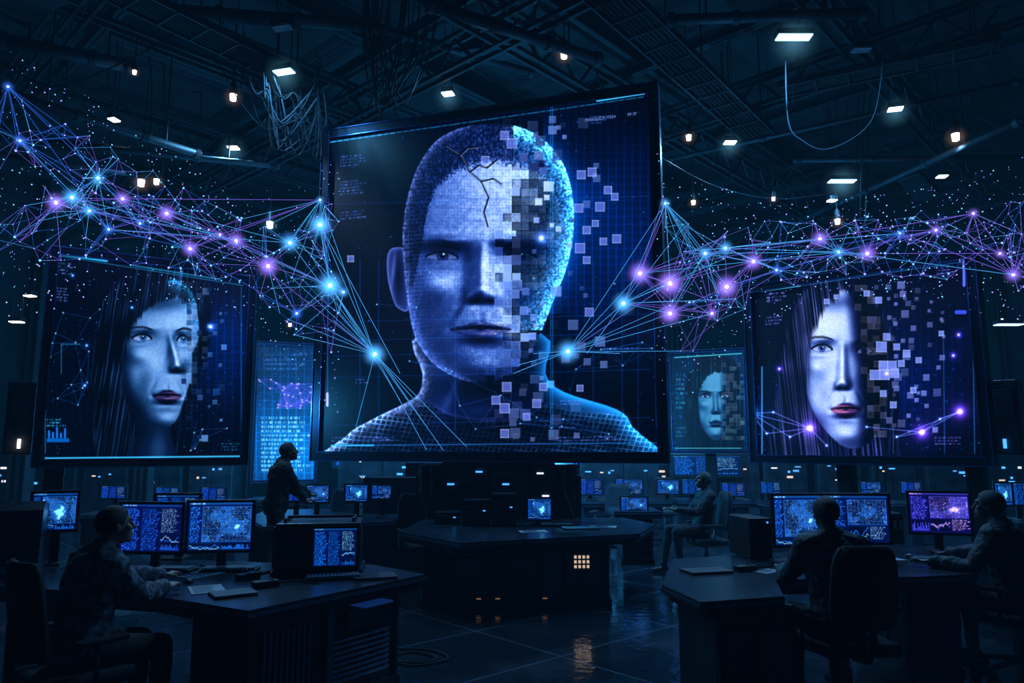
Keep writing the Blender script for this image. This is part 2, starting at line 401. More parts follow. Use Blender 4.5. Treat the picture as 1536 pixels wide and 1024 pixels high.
def man_canvas():
    cv = Canvas(470, 110, 1010, 700, 1.25)
    ui_bg(cv, (.008, .026, .08), (.01, .09, .24), 890, 350, 85)
    OUT = spline([(738, 186), (694, 191), (655, 211), (627, 250), (610, 302), (604, 352), (607, 412), (613, 462), (623, 506), (648, 543), (684, 566), (718, 574), (752, 568), (784, 545), (808, 505), (830, 450), (850, 400), (860, 345), (858, 290), (843, 243), (812, 207), (776, 190)], 4)
    cols = [(.01, .02, .065), (.045, .085, .24), (.12, .21, .48), (.3, .44, .78), (.66, .79, 1), (.97, .99, 1)]
    body = spline([(518, 655), (560, 628), (605, 606), (628, 590), (634, 560), (630, 500), (812, 500), (818, 560), (846, 588), (925, 614), (948, 640), (965, 700), (500, 705)], 4)
    d = cv.sd(body); m = ss(.5 - d / 2)
    lum = .07 + .26 * cv.g(664, 560, 18, 60) + .05 * cv.noise(18, 4) + .07 * cv.g(560, 640, 60, 30) + .12 * cv.g(725, 605, 30, 14)
    lum *= 1 - .7 * cv.g(735, 580, 66, 16)
    lum += .14 * cv.g(676, 592, 4, 34, .4) + .07 * cv.g(716, 618, 14, 6) + .08 * cv.g(775, 595, 4, 30, -.4)
    cv.put(m, ramp(lum, STOPS, cols))
    ycol = 618 + 12 * np.exp(-((cv.X - 735) / 60) ** 2) - 16 * np.exp(-((cv.X - 640) / 22) ** 2) - 14 * np.exp(-((cv.X - 826) / 22) ** 2)
    collar = ss((cv.Y - ycol) / 3)
    cv.mul(m * collar * .8, (.25, .3, .45)); cv.add(m * np.exp(-np.abs(cv.Y - ycol) / 2) * .14, (.4, .5, 1))
    rimL = m * np.exp(d / 6) * ss((720 - cv.X) / 60); rimR = m * np.exp(d / 12) * ss((cv.X - 760) / 90)
    cv.add(rimL * 1.0 * (.4 + cv.noise(3, 3)), (.55, .7, 1)); cv.add(rimR * 1.1, (.1, .6, 1))
    gr = ((np.mod(cv.X + cv.Y * .35, 8) < 1.6) | (np.mod(cv.Y - cv.X * .12, 7) < 1.4))
    cv.add(m * gr * collar * (np.exp(d / 24) * .75 + .03) * (.3 + cv.noise(9, 6)), (.4, .7, 1))
    ear = spline([(610, 382), (594, 371), (582, 380), (581, 412), (588, 444), (597, 462), (614, 460)], 5)
    de = cv.sd(ear); me = ss(.5 - de / 1.6)
    cv.mix(me, (.1, .15, .36)); cv.add(me * np.exp(de / 2.2) * .55, (.5, .62, 1)); cv.mul(cv.g(598, 415, 5, 24) * me, (.2, .2, .4)); cv.add(cv.g(590, 405, 2, 18, .1) * me * .3, (.5, .6, 1))
    p = dict(k=1.0, c=(730, 380), a=137, b=216, jaw=.18, depth=.66, brow=11, cheek=10, hollow=9, eyes=[(663, 385), (780, 385)], bridge=(723, 374), nose=(722, 438), mouth=(721, 493), mw=46, chin=(721, 549), lips=1.05, browth=11, browdy=20, browin=6, open=7.5, white=(.26, .35, .62), look=1, bl=3,
             amb=.02, lights=[(.64, -.26, .68, .8, 1.7), (-.3, -.2, .93, .3, 1.5), (-.95, .1, .25, .26, 1.5)])
    d = cv.sd(OUT); m = ss(.5 - d / 2)
    lum = relief(cv, p)
    lum = accents(cv, lum,
        [(668, 371, 32, 9, .5, .05), (782, 371, 32, 9, .4, 0), (699, 415, 6, 26, .38, .12), (648, 478, 12, 38, .32, -.3), (614, 350, 10, 60, .25, 0), (722, 519, 22, 4, .38, 0), (701, 385, 6, 10, .35, 0), (722, 581, 70, 6, .6, 0), (688, 466, 3, 14, .32, .6), (662, 402, 20, 2.2, .18, 0), (640, 395, 6, 4, .2, 0)],
        [(729, 402, 3.5, 30, .26, -.02), (728, 437, 6, 7, .3, 0), (748, 275, 30, 42, .16, 0), (742, 335, 20, 16, .08, 0), (666, 424, 20, 7, .12, -.2), (733, 474, 2.5, 7, .1, 0), (728, 503, 14, 3, .22, 0), (730, 549, 20, 8, .16, 0), (665, 548, 24, 4, .14, .72), (628, 500, 4, 25, .14, -.35), (664, 347, 26, 3, .08, .05)])
    lum *= .82 + .2 * cv.noise(1.7, 8) + .16 * cv.noise(5, 18)
    stub = np.clip(cv.g(722, 545, 74, 30) + cv.g(722, 472, 34, 7) * .7 + cv.g(625, 500, 18, 45), 0, 1); lum *= 1 - .3 * stub * cv.noise(1.2, 9)
    lum *= 1 - .05 * (np.mod(cv.X, 4.8) < 1) - .05 * (np.mod(cv.Y, 4.8) < 1)
    for yy in (296, 312, 328): lum *= 1 - .08 * np.exp(-((cv.Y - yy - 3 * np.sin(cv.X / 22)) / 1.6) ** 2) * cv.g(715, yy, 40, 30)
    hl = np.interp(cv.X, [596, 612, 620, 630, 640, 652, 672, 700, 730, 775, 820, 850, 866], [445, 438, 425, 380, 320, 283, 262, 248, 242, 244, 262, 330, 400])
    hm = ss((hl - cv.Y) / 14 + .5 + (cv.noise(2, 44) - .5) * 1.1)
    sp1 = cv.noise(1.3, 12, 2.6)
    lum = lum * (1 - hm * .76) + hm * np.clip(sp1 - .45, 0, 1) * .6 * (.25 + lum)
    cv.put(m, ramp(np.clip(lum, 0, 1.4), STOPS, cols))
    features(cv, p)
    cv.add(m * np.exp(d / 5) * ss((730 - cv.X) / 60) * .65 * (.2 + 1.1 * cv.noise(3, 2)), (.5, .62, 1))
    gl = ((np.mod(cv.Y + .1 * cv.X, 6) < 1.5) | (np.mod(cv.X, 9) < 1.2)) * m * ss((672 - cv.X) / 60)
    cv.add(gl * .14 * (.3 + cv.noise(12, 31)), (.4, .55, 1))
    F0 = cv.A.copy()
    xf = [(180, 748), (215, 758), (250, 766), (290, 760), (320, 745), (350, 742), (390, 737), (430, 742), (470, 752), (510, 748), (545, 740), (580, 728)]
    cell = 12.8
    z, q, h2 = zonemask(cv, xf, cell, 24, 600)
    f = ((.8 - .5 * q) * (.4 + .8 * h2))[..., None]
    cv.A = np.where((z * m)[..., None] > .5, cv.A * f + np.array((.0, .008, .03)), cv.A)
    seam = z * m * ((np.mod(cv.X, cell) < 1.2) | (np.mod(cv.Y, cell) < 1.2)); cv.mul(seam * .8, (.3, .35, .5))
    edge = m * (cv.X > 770) * (cv.Y < 495)
    sp_ = (.25 + 1.5 * cv.noise(2.2, 21) ** 1.6)
    cv.add(edge * np.exp(d / 12) * sp_ * 1.2, (.4, .86, 1)); cv.add(edge * np.exp(d / 32) * sp_ * .45, (.03, .4, 1))
    cv.add(m * (cv.X > 755) * (cv.Y < 290) * np.exp(d / 18) * sp_ * .55, (.35, .7, 1))
    cv.add(np.exp(-np.abs(d) / 12) * (cv.X > 815) * (cv.Y < 470) * .34, (.03, .42, 1))
    tiles(cv, F0, xf, 935, cell, 185, 660, 46, (.55, .66, 1), 4, .66, .085)
    for (x, y, s) in [(872, 262, 12), (888, 258, 12), (912, 285, 11), (900, 310, 13), (922, 295, 10), (868, 312, 12), (880, 345, 11), (905, 362, 10), (925, 358, 12), (893, 335, 9), (880, 390, 10), (870, 372, 14), (768, 215, 14), (757, 203, 12), (728, 240, 11), (757, 612, 14), (744, 600, 12), (760, 580, 13), (805, 605, 12), (790, 625, 10), (757, 650, 12), (815, 580, 11), (870, 582, 9), (526, 388, 9), (884, 468, 12)]:
        square(cv, x, y, s)
    for cr in ([(668, 218), (690, 232), (705, 258), (722, 272), (733, 296), (726, 318), (732, 340)], [(705, 258), (718, 248), (730, 252), (745, 240)], [(722, 272), (740, 268), (752, 276)], [(690, 232), (700, 222), (716, 220)]):
        cv.line(cr, 2.4, (.01, .015, .07), .9); cv.line([(a + 1.8, b + 1.4) for a, b in cr], .7, (.75, .85, 1), .5)
    cy = (.2, .68, 1)
    s1 = (145 - 212) / (960 - 497)
    for i in range(48):
        x = 497 + i * 9.8; cv.line([(x, 213 + s1 * (x - 497)), (x + (7 if i < 14 or i % 3 else 9), 213 + s1 * (x + 7 - 497))], 1.8 if i < 8 else 1.2, cy, .9 if i < 10 else .5)
    cv.line([(896, 151), (966, 140)], 3, (.25, .75, 1), .9)
    cv.line([(493, 240), (491, 606)], 1.2, (.2, .5, 1), .55); cv.line([(491, 590), (491, 608)], 3.5, (.7, .75, 1), .95); cv.line([(975, 170), (985, 640)], 1.2, (.15, .45, .95), .45)
    cv.line([(497, 668), (985, 664)], 1.1, (.15, .55, 1), .6); cv.line([(497, 668), (560, 667.5)], 2.2, cy, .9)
    for x in (826, 829): cv.line([(x, 150), (x, 655)], .9, (.2, .6, 1), .5)
    for x in (540, 568, 683, 890, 933, 957): cv.line([(x, 390), (x, 650)], .7, (.12, .38, .8), .45)
    for y in (477, 505, 528, 632, 300, 560): cv.line([(500, y + 6), (975, y - 6)], .7, (.12, .38, .8), .4)
    for y, n in ((234, 4), (272, 5), (318, 3)): cv.textrows(510, y, 40, n, 4.6, (.35, .5, .9), .65, y, -.1)
    for x, y, w, n in ((533, 568, 20, 2), (497, 655, 100, 2), (885, 174, 28, 3), (838, 640, 34, 1), (835, 655, 110, 2), (905, 522, 55, 2), (840, 600, 40, 2), (560, 655, 40, 2)): cv.textrows(x, y, w, n, 4.6, (.35, .5, .95), .6, x, -.02)
    r = random.Random(3)
    ns = [(r.uniform(500, 980), r.uniform(400, 660)) for _ in range(30)]
    for i, a in enumerate(ns):
        for b in ns[i + 1:]:
            if math.dist(a, b) < 85: cv.line([a, b], .6, (.2, .5, 1), .3)
        cv.rect(a[0] - 1, a[1] - 1, a[0] + 1, a[1] + 1, (.5, .8, 1), .9)
    cv.glow(812, 357, 7, (.3, .45, 1), .8)
    return cv
def hairpaint(cv, poly, dark, hi, amt, seed, soft=3, cx=1.6, cy=60, slant=0.0):
    d = cv.sd(spline(poly, 4))
    st = cv.noise(cx, seed, cy)
    if slant:
        sh = (slant * (cv.Y - cv.Y.mean()) * cv.k).astype(int)[:, 0]
        st = np.stack([np.roll(st[i], -sh[i]) for i in range(st.shape[0])])
    st = np.clip(st - .35, 0, 1) ** 1.5 * 2.2 * (.25 + .9 * cv.noise(26, seed + 1)); m = ss(.5 - d / soft + (cv.noise(2, seed + 2, 40) - .5) * 1.0)
    cv.mix(m * .97, dark); cv.add(st * m * amt, hi); return m, d
def woman_left_canvas():
    cv = Canvas(50, 365, 390, 710, 1.5)
    ui_bg(cv, (.008, .03, .08), (.0, .06, .18), 330, 520, 55)
    cols = [(.012, .028, .07), (.045, .105, .22), (.13, .27, .46), (.32, .5, .76), (.64, .82, 1), (.9, .97, 1)]
    hairpaint(cv, [(238, 400), (196, 410), (164, 440), (146, 490), (140, 560), (144, 620), (150, 690), (262, 692), (268, 640), (300, 560), (318, 480), (302, 428), (270, 402)], (.012, .028, .066), (.12, .28, .5), .5, 3, 7, 2.2, 60, .12)
    neck = spline([(190, 585), (206, 640), (196, 700), (268, 700), (256, 650), (258, 600)], 4); mn = ss(.5 - cv.sd(neck) / 3)
    cv.put(mn, ramp(.1 + .26 * cv.g(238, 670, 12, 34) - .06 * cv.g(226, 650, 30, 9) + .05 * cv.g(214, 680, 8, 20), STOPS, cols))
    OUT = spline([(246, 420), (214, 430), (192, 464), (181, 508), (179, 552), (188, 594), (208, 624), (232, 640), (251, 641), (265, 629), (274, 606), (281, 585), (287, 560), (289, 532), (298, 505), (296, 470), (289, 440), (270, 422)], 4)
    p = dict(k=.59, c=(238, 526), a=70, b=132, jaw=.3, skew=12, turn=.4, depth=.62, nz=.7, brow=4, cheek=10, hollow=7, ala=13, eyes=[(213, 507), (274, 509)], bridge=(256, 504), nose=(266, 549), mouth=(251, 593), mw=38, chin=(248, 630), lips=1.5, browth=5.5, browdy=26, browin=3, lash=1, open=11, look=3, bl=4,
             lipmul=(.85, .42, .55), amb=.02, lights=[(.4, -.2, .88, .66, 2.2), (-.45, -.2, .8, .24, 1.6)], white=(.5, .62, .86), iris=(.08, .22, .4))
    d = cv.sd(OUT); m = ss(.5 - d / 3)
    lum = relief(cv, p)
    lum = accents(cv, lum, [(184, 545, 9, 60, .45, 0), (200, 616, 20, 12, .45, .8), (253, 530, 3, 14, .28, .2), (249, 614, 11, 3, .3, 0), (240, 456, 50, 8, .5, -.1), (277, 560, 5, 14, .25, 0), (210, 575, 12, 14, .15, 0)],
                  [(222, 547, 16, 11, .16, -.2), (262, 528, 2, 17, .16, -.28), (266, 546, 3, 3.5, .2, 0), (256, 482, 14, 10, .08, 0), (250, 630, 8, 5, .12, 0), (252, 599, 8, 2, .18, 0), (220, 492, 12, 2.5, .06, 0)])
    lum *= .95 + .1 * cv.noise(2, 7)
    cv.put(m, ramp(np.clip(lum, 0, 1.3), STOPS, cols))
    features(cv, p)
    hairpaint(cv, [(302, 476), (292, 458), (274, 448), (250, 449), (227, 460), (208, 478), (195, 504), (186, 545), (186, 590), (202, 640), (196, 692), (148, 692), (138, 600), (146, 500), (164, 438), (204, 404), (244, 396), (294, 406), (314, 450)], (.012, .028, .066), (.16, .34, .6), .7, 9, 7, 1.8, 50, .16)
    F0 = cv.A.copy(); cell = 8
    xf = [(400, 262), (440, 266), (480, 275), (520, 280), (560, 272), (600, 275), (650, 262)]
    z, q, h2 = zonemask(cv, xf, cell, 14, 650); cv.mul(z * m * (1 - .5 * h2 * (q < .4)), (.28, .32, .42))
    cv.add(m * np.exp(d / 9) * (cv.X > 252) * (cv.Y < 520) * (.2 + cv.noise(2.5, 4)) * .8, (.2, .7, 1))
    tiles(cv, F0, xf, 340, cell, 425, 640, 24, (.42, .62, .92), 6, .78, .07)
    cy = (.2, .72, 1)
    cv.line([(78, 382), (365, 428)], 1, cy, .5); cv.line([(78, 379), (160, 391)], 3.5, cy, .9); cv.line([(200, 398), (330, 419)], 2, cy, .5)
    cv.line([(68, 687), (368, 684)], 2.2, (.25, .75, 1), .85); cv.line([(68, 540), (68, 680)], 1, cy, .5); cv.line([(362, 430), (362, 680)], 1, cy, .35)
    cv.textrows(80, 392, 26, 4, 5, (.4, .55, .9), .6, 1, .12); cv.textrows(78, 430, 24, 5, 4.5, (.4, .55, .9), .6, 2, .1); cv.textrows(70, 628, 28, 3, 4.5, cy, .7, 3); cv.textrows(332, 664, 30, 3, 4.5, cy, .4, 5)
    for i in range(5): cv.rect(72 + i * 6, 655 - R.uniform(5, 20), 75 + i * 6, 657, (.1, .5, 1), .8)
    cv.rect(70, 657, 104, 663, (.05, .5, 1), .6)
    r = random.Random(9)
    ns = [(r.uniform(75, 158), r.uniform(450, 620)) for _ in range(14)] + [(r.uniform(270, 350), r.uniform(640, 680)) for _ in range(6)]
    for i, a in enumerate(ns):
        for b in ns[i + 1:]:
            if math.dist(a, b) < 48: cv.line([a, b], .6, (.2, .55, 1), .3)
        cv.rect(a[0] - 1, a[1] - 1, a[0] + 1, a[1] + 1, (.6, .85, 1), .8)
    cv.line([(92, 516), (92, 560)], 1, cy, .5); cv.line([(92, 516), (120, 516)], 1, cy, .5)
    for x, y in ((130, 518), (127, 578), (109, 413), (198, 461)): cv.glow(x, y, 2.5, (.2, .5, 1), .7)
    cv.glow(316, 490, 5, (.2, .4, 1), .9); cv.rect(302, 652, 312, 662, (.4, .6, .9), .7)
    return cv
def woman_right_canvas():
    cv = Canvas(1105, 360, 1490, 705, 1.5)
    ui_bg(cv, (.01, .022, .08), (.015, .05, .18), 1340, 560, 60)
    cols = [(.016, .022, .08), (.07, .105, .26), (.19, .26, .54), (.42, .54, .84), (.78, .86, 1), (1, 1, 1)]
    hairpaint(cv, [(1262, 420), (1220, 426), (1192, 462), (1176, 530), (1168, 600), (1156, 696), (1262, 696), (1290, 690), (1350, 696), (1342, 600), (1334, 520), (1318, 455), (1290, 424)], (.016, .024, .085), (.26, .32, .66), .9, 5, 4, 1.4, 110, -.1)
    OUT = spline([(1262, 434), (1230, 452), (1212, 494), (1205, 540), (1208, 580), (1221, 620), (1246, 654), (1272, 672), (1298, 667), (1317, 642), (1328, 590), (1330, 530), (1320, 473), (1296, 440)], 4)
    p = dict(k=.63, c=(1267, 551), a=72, b=138, jaw=.3, skew=6, turn=.2, depth=.56, nz=.66, brow=4, cheek=10, hollow=7, ala=13, eyes=[(1233, 523), (1297, 526)], bridge=(1264, 517), nose=(1264, 574), mouth=(1269, 613), mw=37, chin=(1274, 653), lips=1.5, browth=5.5, browdy=26, browin=3, lash=1, open=11, bl=4,
             lipmul=(.95, .46, .58), amb=.03, lights=[(-.2, -.2, .94, .78, 2.2), (-.7, -.1, .6, .2, 1.3)], white=(.6, .68, .92), iris=(.14, .2, .45))
    d = cv.sd(OUT); m = ss(.5 - d / 3)
    lum = relief(cv, p)
    lum = accents(cv, lum, [(1211, 560, 6, 50, .4, 0), (1226, 634, 14, 10, .4, .8), (1256, 552, 3, 14, .18, .1), (1269, 633, 12, 3, .3, 0), (1255, 454, 40, 8, .4, -.1), (1236, 590, 9, 14, .15, -.3)],
                  [(1231, 560, 14, 10, .12, 0), (1265, 545, 2.5, 18, .14, -.02), (1265, 572, 4, 4, .2, 0), (1255, 488, 18, 10, .06, 0), (1274, 653, 8, 5, .12, 0), (1270, 620, 8, 2.5, .16, 0)])
    lum *= .95 + .1 * cv.noise(2, 7)
    lum *= 1 - .94 * ss((cv.X - 1288 - .1 * (cv.Y - 560)) / 30 + .5)
    cv.put(m, ramp(np.clip(lum, 0, 1.3), STOPS, cols))
    features(cv, p)
    cv.mul(m * ss((cv.X - 1286 - .1 * (cv.Y - 560)) / 24 + .5) * .75, (.3, .3, .45))
    hairpaint(cv, [(1270, 426), (1256, 446), (1240, 460), (1227, 482), (1217, 514), (1211, 550), (1212, 596), (1221, 645), (1226, 696), (1154, 696), (1164, 600), (1174, 520), (1192, 460), (1226, 420)], (.016, .024, .085), (.46, .54, .95), 1.1, 15, 8, 1.3, 110, -.12)
    hairpaint(cv, [(1264, 426), (1284, 450), (1306, 484), (1319, 540), (1324, 600), (1320, 650), (1346, 696), (1348, 600), (1338, 500), (1314, 440), (1286, 418)], (.016, .024, .085), (.2, .28, .6), .6, 25, 6, 1.4, 100, .1)
    F0 = cv.A.copy(); cell = 9.5
    xf = [(420, 1280), (470, 1284), (500, 1290), (560, 1294), (610, 1300), (670, 1298)]
    z, q, h2 = zonemask(cv, xf, cell, 14, 640); cv.mul(z * m * (1 - .4 * h2 * (q < .4)), (.22, .24, .36))
    tiles(cv, F0 + .12, xf, 1420, cell, 435, 655, 42, (.5, .58, 1), 16, .5, .08)
    for (x, y, s) in [(1240, 452, 7), (1254, 445, 6), (1325, 548, 13), (1338, 548, 13), (1312, 562, 14), (1327, 562, 14), (1342, 560, 12), (1352, 545, 9), (1330, 505, 10), (1345, 520, 9), (1360, 530, 10), (1325, 590, 9), (1340, 607, 9), (1378, 540, 8), (1412, 500, 7), (1300, 440, 8), (1318, 450, 9), (1370, 585, 8), (1322, 520, 15)]:
        square(cv, x, y, s, (.46, .54, .95), .8)
    cy = (.25, .65, 1)
    cv.line([(1142, 437), (1448, 392)], 1, cy, .5); cv.line([(1142, 436), (1200, 428)], 2.5, (.3, .8, 1), .8); cv.line([(1446, 388), (1446, 428)], 4, (.35, .45, 1), .9)
    cv.line([(1143, 550), (1143, 680)], 2, cy, .7); cv.line([(1145, 684), (1250, 685)], 2, (.3, .75, 1), .9); cv.line([(1145, 685), (1455, 686)], 1, cy, .5); cv.line([(1458, 400), (1462, 680)], 1, cy, .5)
    cv.line([(1435, 468), (1447, 468)], 6, (.25, .35, 1), .8); cv.line([(1340, 640), (1340, 680)], .8, cy, .4); cv.line([(1415, 500), (1417, 680)], .8, cy, .4)
    cv.textrows(1150, 440, 26, 3, 5, (.5, .5, 1), .7, 1, -.1); cv.textrows(1148, 475, 26, 3, 5, (.5, .5, 1), .6, 2, -.1); cv.textrows(1405, 400, 30, 4, 4.5, (.5, .5, 1), .5, 3, -.1); cv.textrows(1402, 655, 40, 3, 4.6, (.5, .5, 1), .5, 5)
    ns = [(1127, 620), (1215, 642), (1383, 648), (1440, 617), (1160, 618), (1185, 655), (1345, 655), (1410, 628), (1150, 650), (1300, 640), (1240, 668)]
    for a, b in ((0, 1), (0, 4), (4, 1), (1, 5), (0, 5), (3, 2), (3, 7), (7, 2), (6, 2), (3, 6), (1, 8), (0, 8), (2, 9), (1, 10)):
        cv.line([ns[a], ns[b]], .9, (.4, .5, 1), .7)
    for a in ns[:4]: cv.glow(a[0], a[1], 9, (.45, .25, 1) if a[0] > 1150 else (.15, .5, 1), 1)
    for a in ns[4:]: cv.glow(a[0], a[1], 2, (.3, .5, 1), .8)
    for x, y in ((1169, 553), (1438, 502), (1330, 560), (1430, 533)): cv.glow(x, y, 4, (.35, .25, 1), .8)
    return cv
def woman_far_canvas():
    cv = Canvas(1000, 515, 1130, 690, 2)
    ui_bg(cv, (.012, .085, .17), (.0, .1, .2), 1090, 590, 40)
    cols = [(.01, .04, .09), (.03, .11, .22), (.08, .24, .4), (.2, .46, .66), (.45, .78, .95), (.8, 1, 1)]
    hairpaint(cv, [(1070, 531), (1042, 543), (1028, 590), (1030, 640), (1036, 672), (1102, 672), (1112, 630), (1112, 580), (1096, 543)], (.01, .04, .09), (.1, .3, .4), .5, 4, 4, 1, 30)
    OUT = spline([(1072, 545), (1053, 560), (1046, 595), (1049, 630), (1061, 652), (1074, 660), (1088, 652), (1098, 628), (1102, 592), (1094, 560)], 4)
    p = dict(k=.29, c=(1073, 602), a=31, b=66, jaw=.3, depth=.56, nz=.7, brow=4, ala=14, eyes=[(1058, 594), (1087, 594)], bridge=(1073, 592), nose=(1074, 616), mouth=(1074, 634), mw=36, chin=(1074, 651), lips=1.4, browth=6, browdy=24, lash=1, open=11, bl=2, amb=.03, lights=[(.1, -.2, .95, .62, 2.0), (-.5, -.2, .8, .2, 1.4)], white=(.45, .72, .88))
    m = ss(.5 - cv.sd(OUT) / 2)
    lum = relief(cv, p); lum *= 1 - .8 * ss((cv.X - 1084) / 12 + .5)
    cv.put(m, ramp(lum, STOPS, cols))
    features(cv, p)
    hairpaint(cv, [(1076, 558), (1062, 564), (1051, 582), (1048, 612), (1052, 672), (1030, 672), (1026, 600), (1040, 545), (1060, 532), (1090, 534), (1110, 560), (1114, 672), (1101, 672), (1103, 610), (1099, 580), (1089, 562)], (.01, .04, .09), (.15, .4, .5), .6, 6, 3, 1, 30)
    tiles(cv, cv.A.copy() + .1, [(540, 1080), (600, 1084), (660, 1080)], 1116, 5.5, 545, 660, 16, (.3, .6, .75), 5, .8, .09)
    cv.line([(1012, 536), (1112, 530)], 1.5, (.3, .8, .9), .8); cv.line([(1012, 672), (1112, 672)], 1.2, (.3, .8, .9), .7)
    cv.textrows(1014, 560, 16, 8, 7, (.3, .7, .9), .5, 4); cv.textrows(1014, 640, 16, 3, 6, (.3, .7, .9), .5, 6)
    return cv
def data_canvas():
    cv = Canvas(375, 500, 480, 740, 1.5)
    ui_bg(cv, (.02, .13, .27), (.03, .26, .45), 440, 670, 50)
    cv.textrows(392, 625, 74, 13, 6.5, (.5, .9, 1), .8, 4); cv.textrows(398, 530, 60, 4, 7, (.3, .5, .9), .5, 7)
    r = random.Random(2)
    ns = [(r.uniform(385, 475), r.uniform(568, 612)) for _ in range(34)]
    for i, a in enumerate(ns):
        for b in ns[i + 1:]:
            if math.dist(a, b) < 26: cv.line([a, b], .6, (.35, .32, .95), .45)
        cv.rect(a[0] - 1, a[1] - 1, a[0] + 1.2, a[1] + 1.2, (.75, .7, 1), .9)
    return cv
def monitor_canvas(kind, seed, t=(1, 1, 1)):
    cv = Canvas(0, 0, 120, 90, 1.5); r = random.Random(seed); t = np.array(t)
    base = np.array((.02, .07, .22)) * t; mid = np.array((.12, .42, .85)) * t; hi = np.array((.6, .88, 1)) * (t * .4 + .6)
    cv.A[:] = base
    cv.rect(0, 0, 120, 4, mid * .5); cv.textrows(3, 1, 30, 1, 4, hi, .8, seed)
    def chart(x0, y0, x1, y1):
        cv.rect(x0, y0, x1, y1, base * .6); n = 24
        for i in range(5): cv.line([(x0, y0 + (y1 - y0) * i / 4), (x1, y0 + (y1 - y0) * i / 4)], .4, mid * .5, .6)
        for q in range(2):
            v = .5; P = []
            for i in range(n + 1):
                v = min(.95, max(.05, v + r.uniform(-.22, .22))); P.append((x0 + (x1 - x0) * i / n, y0 + (y1 - y0) * v))
            cv.line(P, .5, hi if q else mid * 1.2, .85)
    def bars(x0, y0, x1, y1):
        cv.rect(x0, y0, x1, y1, base * .6); n = int((x1 - x0) / 2)
        for i in range(n): cv.rect(x0 + i * 2 + .5, y1 - (y1 - y0) * r.uniform(.1, .95), x0 + i * 2 + 1.5, y1, mid * 1.1, .9)
    def terrain(x0, y0, x1, y1):
        n = .55 * cv.noise(24, seed) + .25 * cv.noise(9, seed + 1) + .15 * cv.noise(4, seed + 2) + .1 * cv.noise(1.6, seed + 4) + .32 * cv.g((x0 + x1) / 2 + 6, (y0 + y1) / 2 + 6, (x1 - x0) * .2, (y1 - y0) * .2)
        box_ = (cv.X > x0) & (cv.X < x1) & (cv.Y > y0) & (cv.Y < y1)
        cv.put(box_ * 1.0, np.broadcast_to(base * .9, cv.A.shape))
        land = box_ * ss((n - .58) / .05); cv.mix(land * .55, mid * .8)
        cv.add(box_ * ss((n - .8) / .2) * .75, hi); ct = box_ * (np.abs(np.mod(n * 16, 1) - .5) < .08); cv.mix(ct * .5, hi * .8)
        gr = box_ * ((np.mod(cv.X, 7) < .7) | (np.mod(cv.Y, 7) < .7)); cv.mix(gr * .3, mid)
        for _ in range(26): x = r.uniform(x0, x1); y = r.uniform(y0, y1); cv.rect(x, y, x + 1.2, y + 1.2, hi, .9)
        cv.line([(x0, y0), (x1, y0), (x1, y1), (x0, y1), (x0, y0)], .6, mid, .9)
    if kind == 'map':
        terrain(26, 8, 117, 74); cv.textrows(3, 8, 19, 22, 3.1, mid * 1.2, .9, seed); chart(3, 77, 60, 88); bars(64, 77, 117, 88)
    elif kind == 'code':
        cv.textrows(4, 8, 34, 26, 3.1, mid * 1.3, .9, seed); cv.textrows(42, 8, 34, 26, 3.1, mid * 1.1, .8, seed + 5); cv.textrows(80, 8, 34, 15, 3.1, hi * .8, .8, seed + 1); chart(80, 58, 116, 72); bars(80, 75, 116, 87)
    else:
        cv.textrows(4, 8, 34, 17, 3.1, mid * 1.2, .9, seed); bars(4, 64, 38, 86); terrain(42, 8, 117, 56); chart(42, 60, 80, 86); cv.textrows(84, 60, 32, 8, 3.1, hi, .7, seed + 3)
    return cv
def display_mat(name, s):
    m = bpy.data.materials.new(name); m.use_nodes = True
    nt = m.node_tree; b = nt.nodes['Principled BSDF']; a = nt.nodes.new('ShaderNodeAttribute'); a.attribute_name = 'Col'
    b.inputs['Base Color'].default_value = (.004, .005, .01, 1); b.inputs['Roughness'].default_value = .4
    nt.links.new(a.outputs['Color'], b.inputs['Emission Color']); b.inputs['Emission Strength'].default_value = s
    return m
def grid_mesh(name, x0, x1, z0, z1, y, nx, ny, colfn, m):
    xs = np.linspace(x0, x1, nx + 1); zs = np.linspace(z0, z1, ny + 1)
    GX, GZ = np.meshgrid(xs, zs); n = GX.size
    co = np.stack([GX.ravel(), np.full(n, y), GZ.ravel()], -1)
    col = np.clip(colfn(co), 0, 1.3) ** 2.2
    i = np.arange(nx)[None, :] + (nx + 1) * np.arange(ny)[:, None]; i = i.ravel()
    q = np.stack([i, i + 1, i + nx + 2, i + nx + 1], -1).ravel().astype(np.int32)
    me = bpy.data.meshes.new(name)
    me.vertices.add(n); me.vertices.foreach_set('co', co.ravel().astype(np.float32))
    me.loops.add(len(q)); me.loops.foreach_set('vertex_index', q)
    me.polygons.add(nx * ny); me.polygons.foreach_set('loop_start', (np.arange(nx * ny) * 4).astype(np.int32))
    me.update(calc_edges=True)
    at_ = me.attributes.new('Col', 'FLOAT_COLOR', 'POINT')
    at_.data.foreach_set('color', np.concatenate([col, np.ones((n, 1))], 1).ravel().astype(np.float32))
    me.materials.append(m)
    return me
def display_grid(name, root, x0, x1, z0, z1, y, nx, ny, cv, m):
    th = root.rotation_euler[2]; c, s = math.cos(th), math.sin(th); l = root.location
    def fn(co):
        wx = co[:, 0] * c - co[:, 1] * s + l[0]; wy = co[:, 0] * s + co[:, 1] * c + l[1]; wz = co[:, 2] + l[2] - CZ
        zc = wy * cp + wz * sp; yc = -wy * sp + wz * cp
        return cv.sample(768 + F * wx / zc, 512 - F * yc / zc)
    o = bpy.data.objects.new(name, grid_mesh(name, x0, x1, z0, z1, y, nx, ny, fn, m)); C.objects.link(o); o.parent = root
    return o
SM = {}
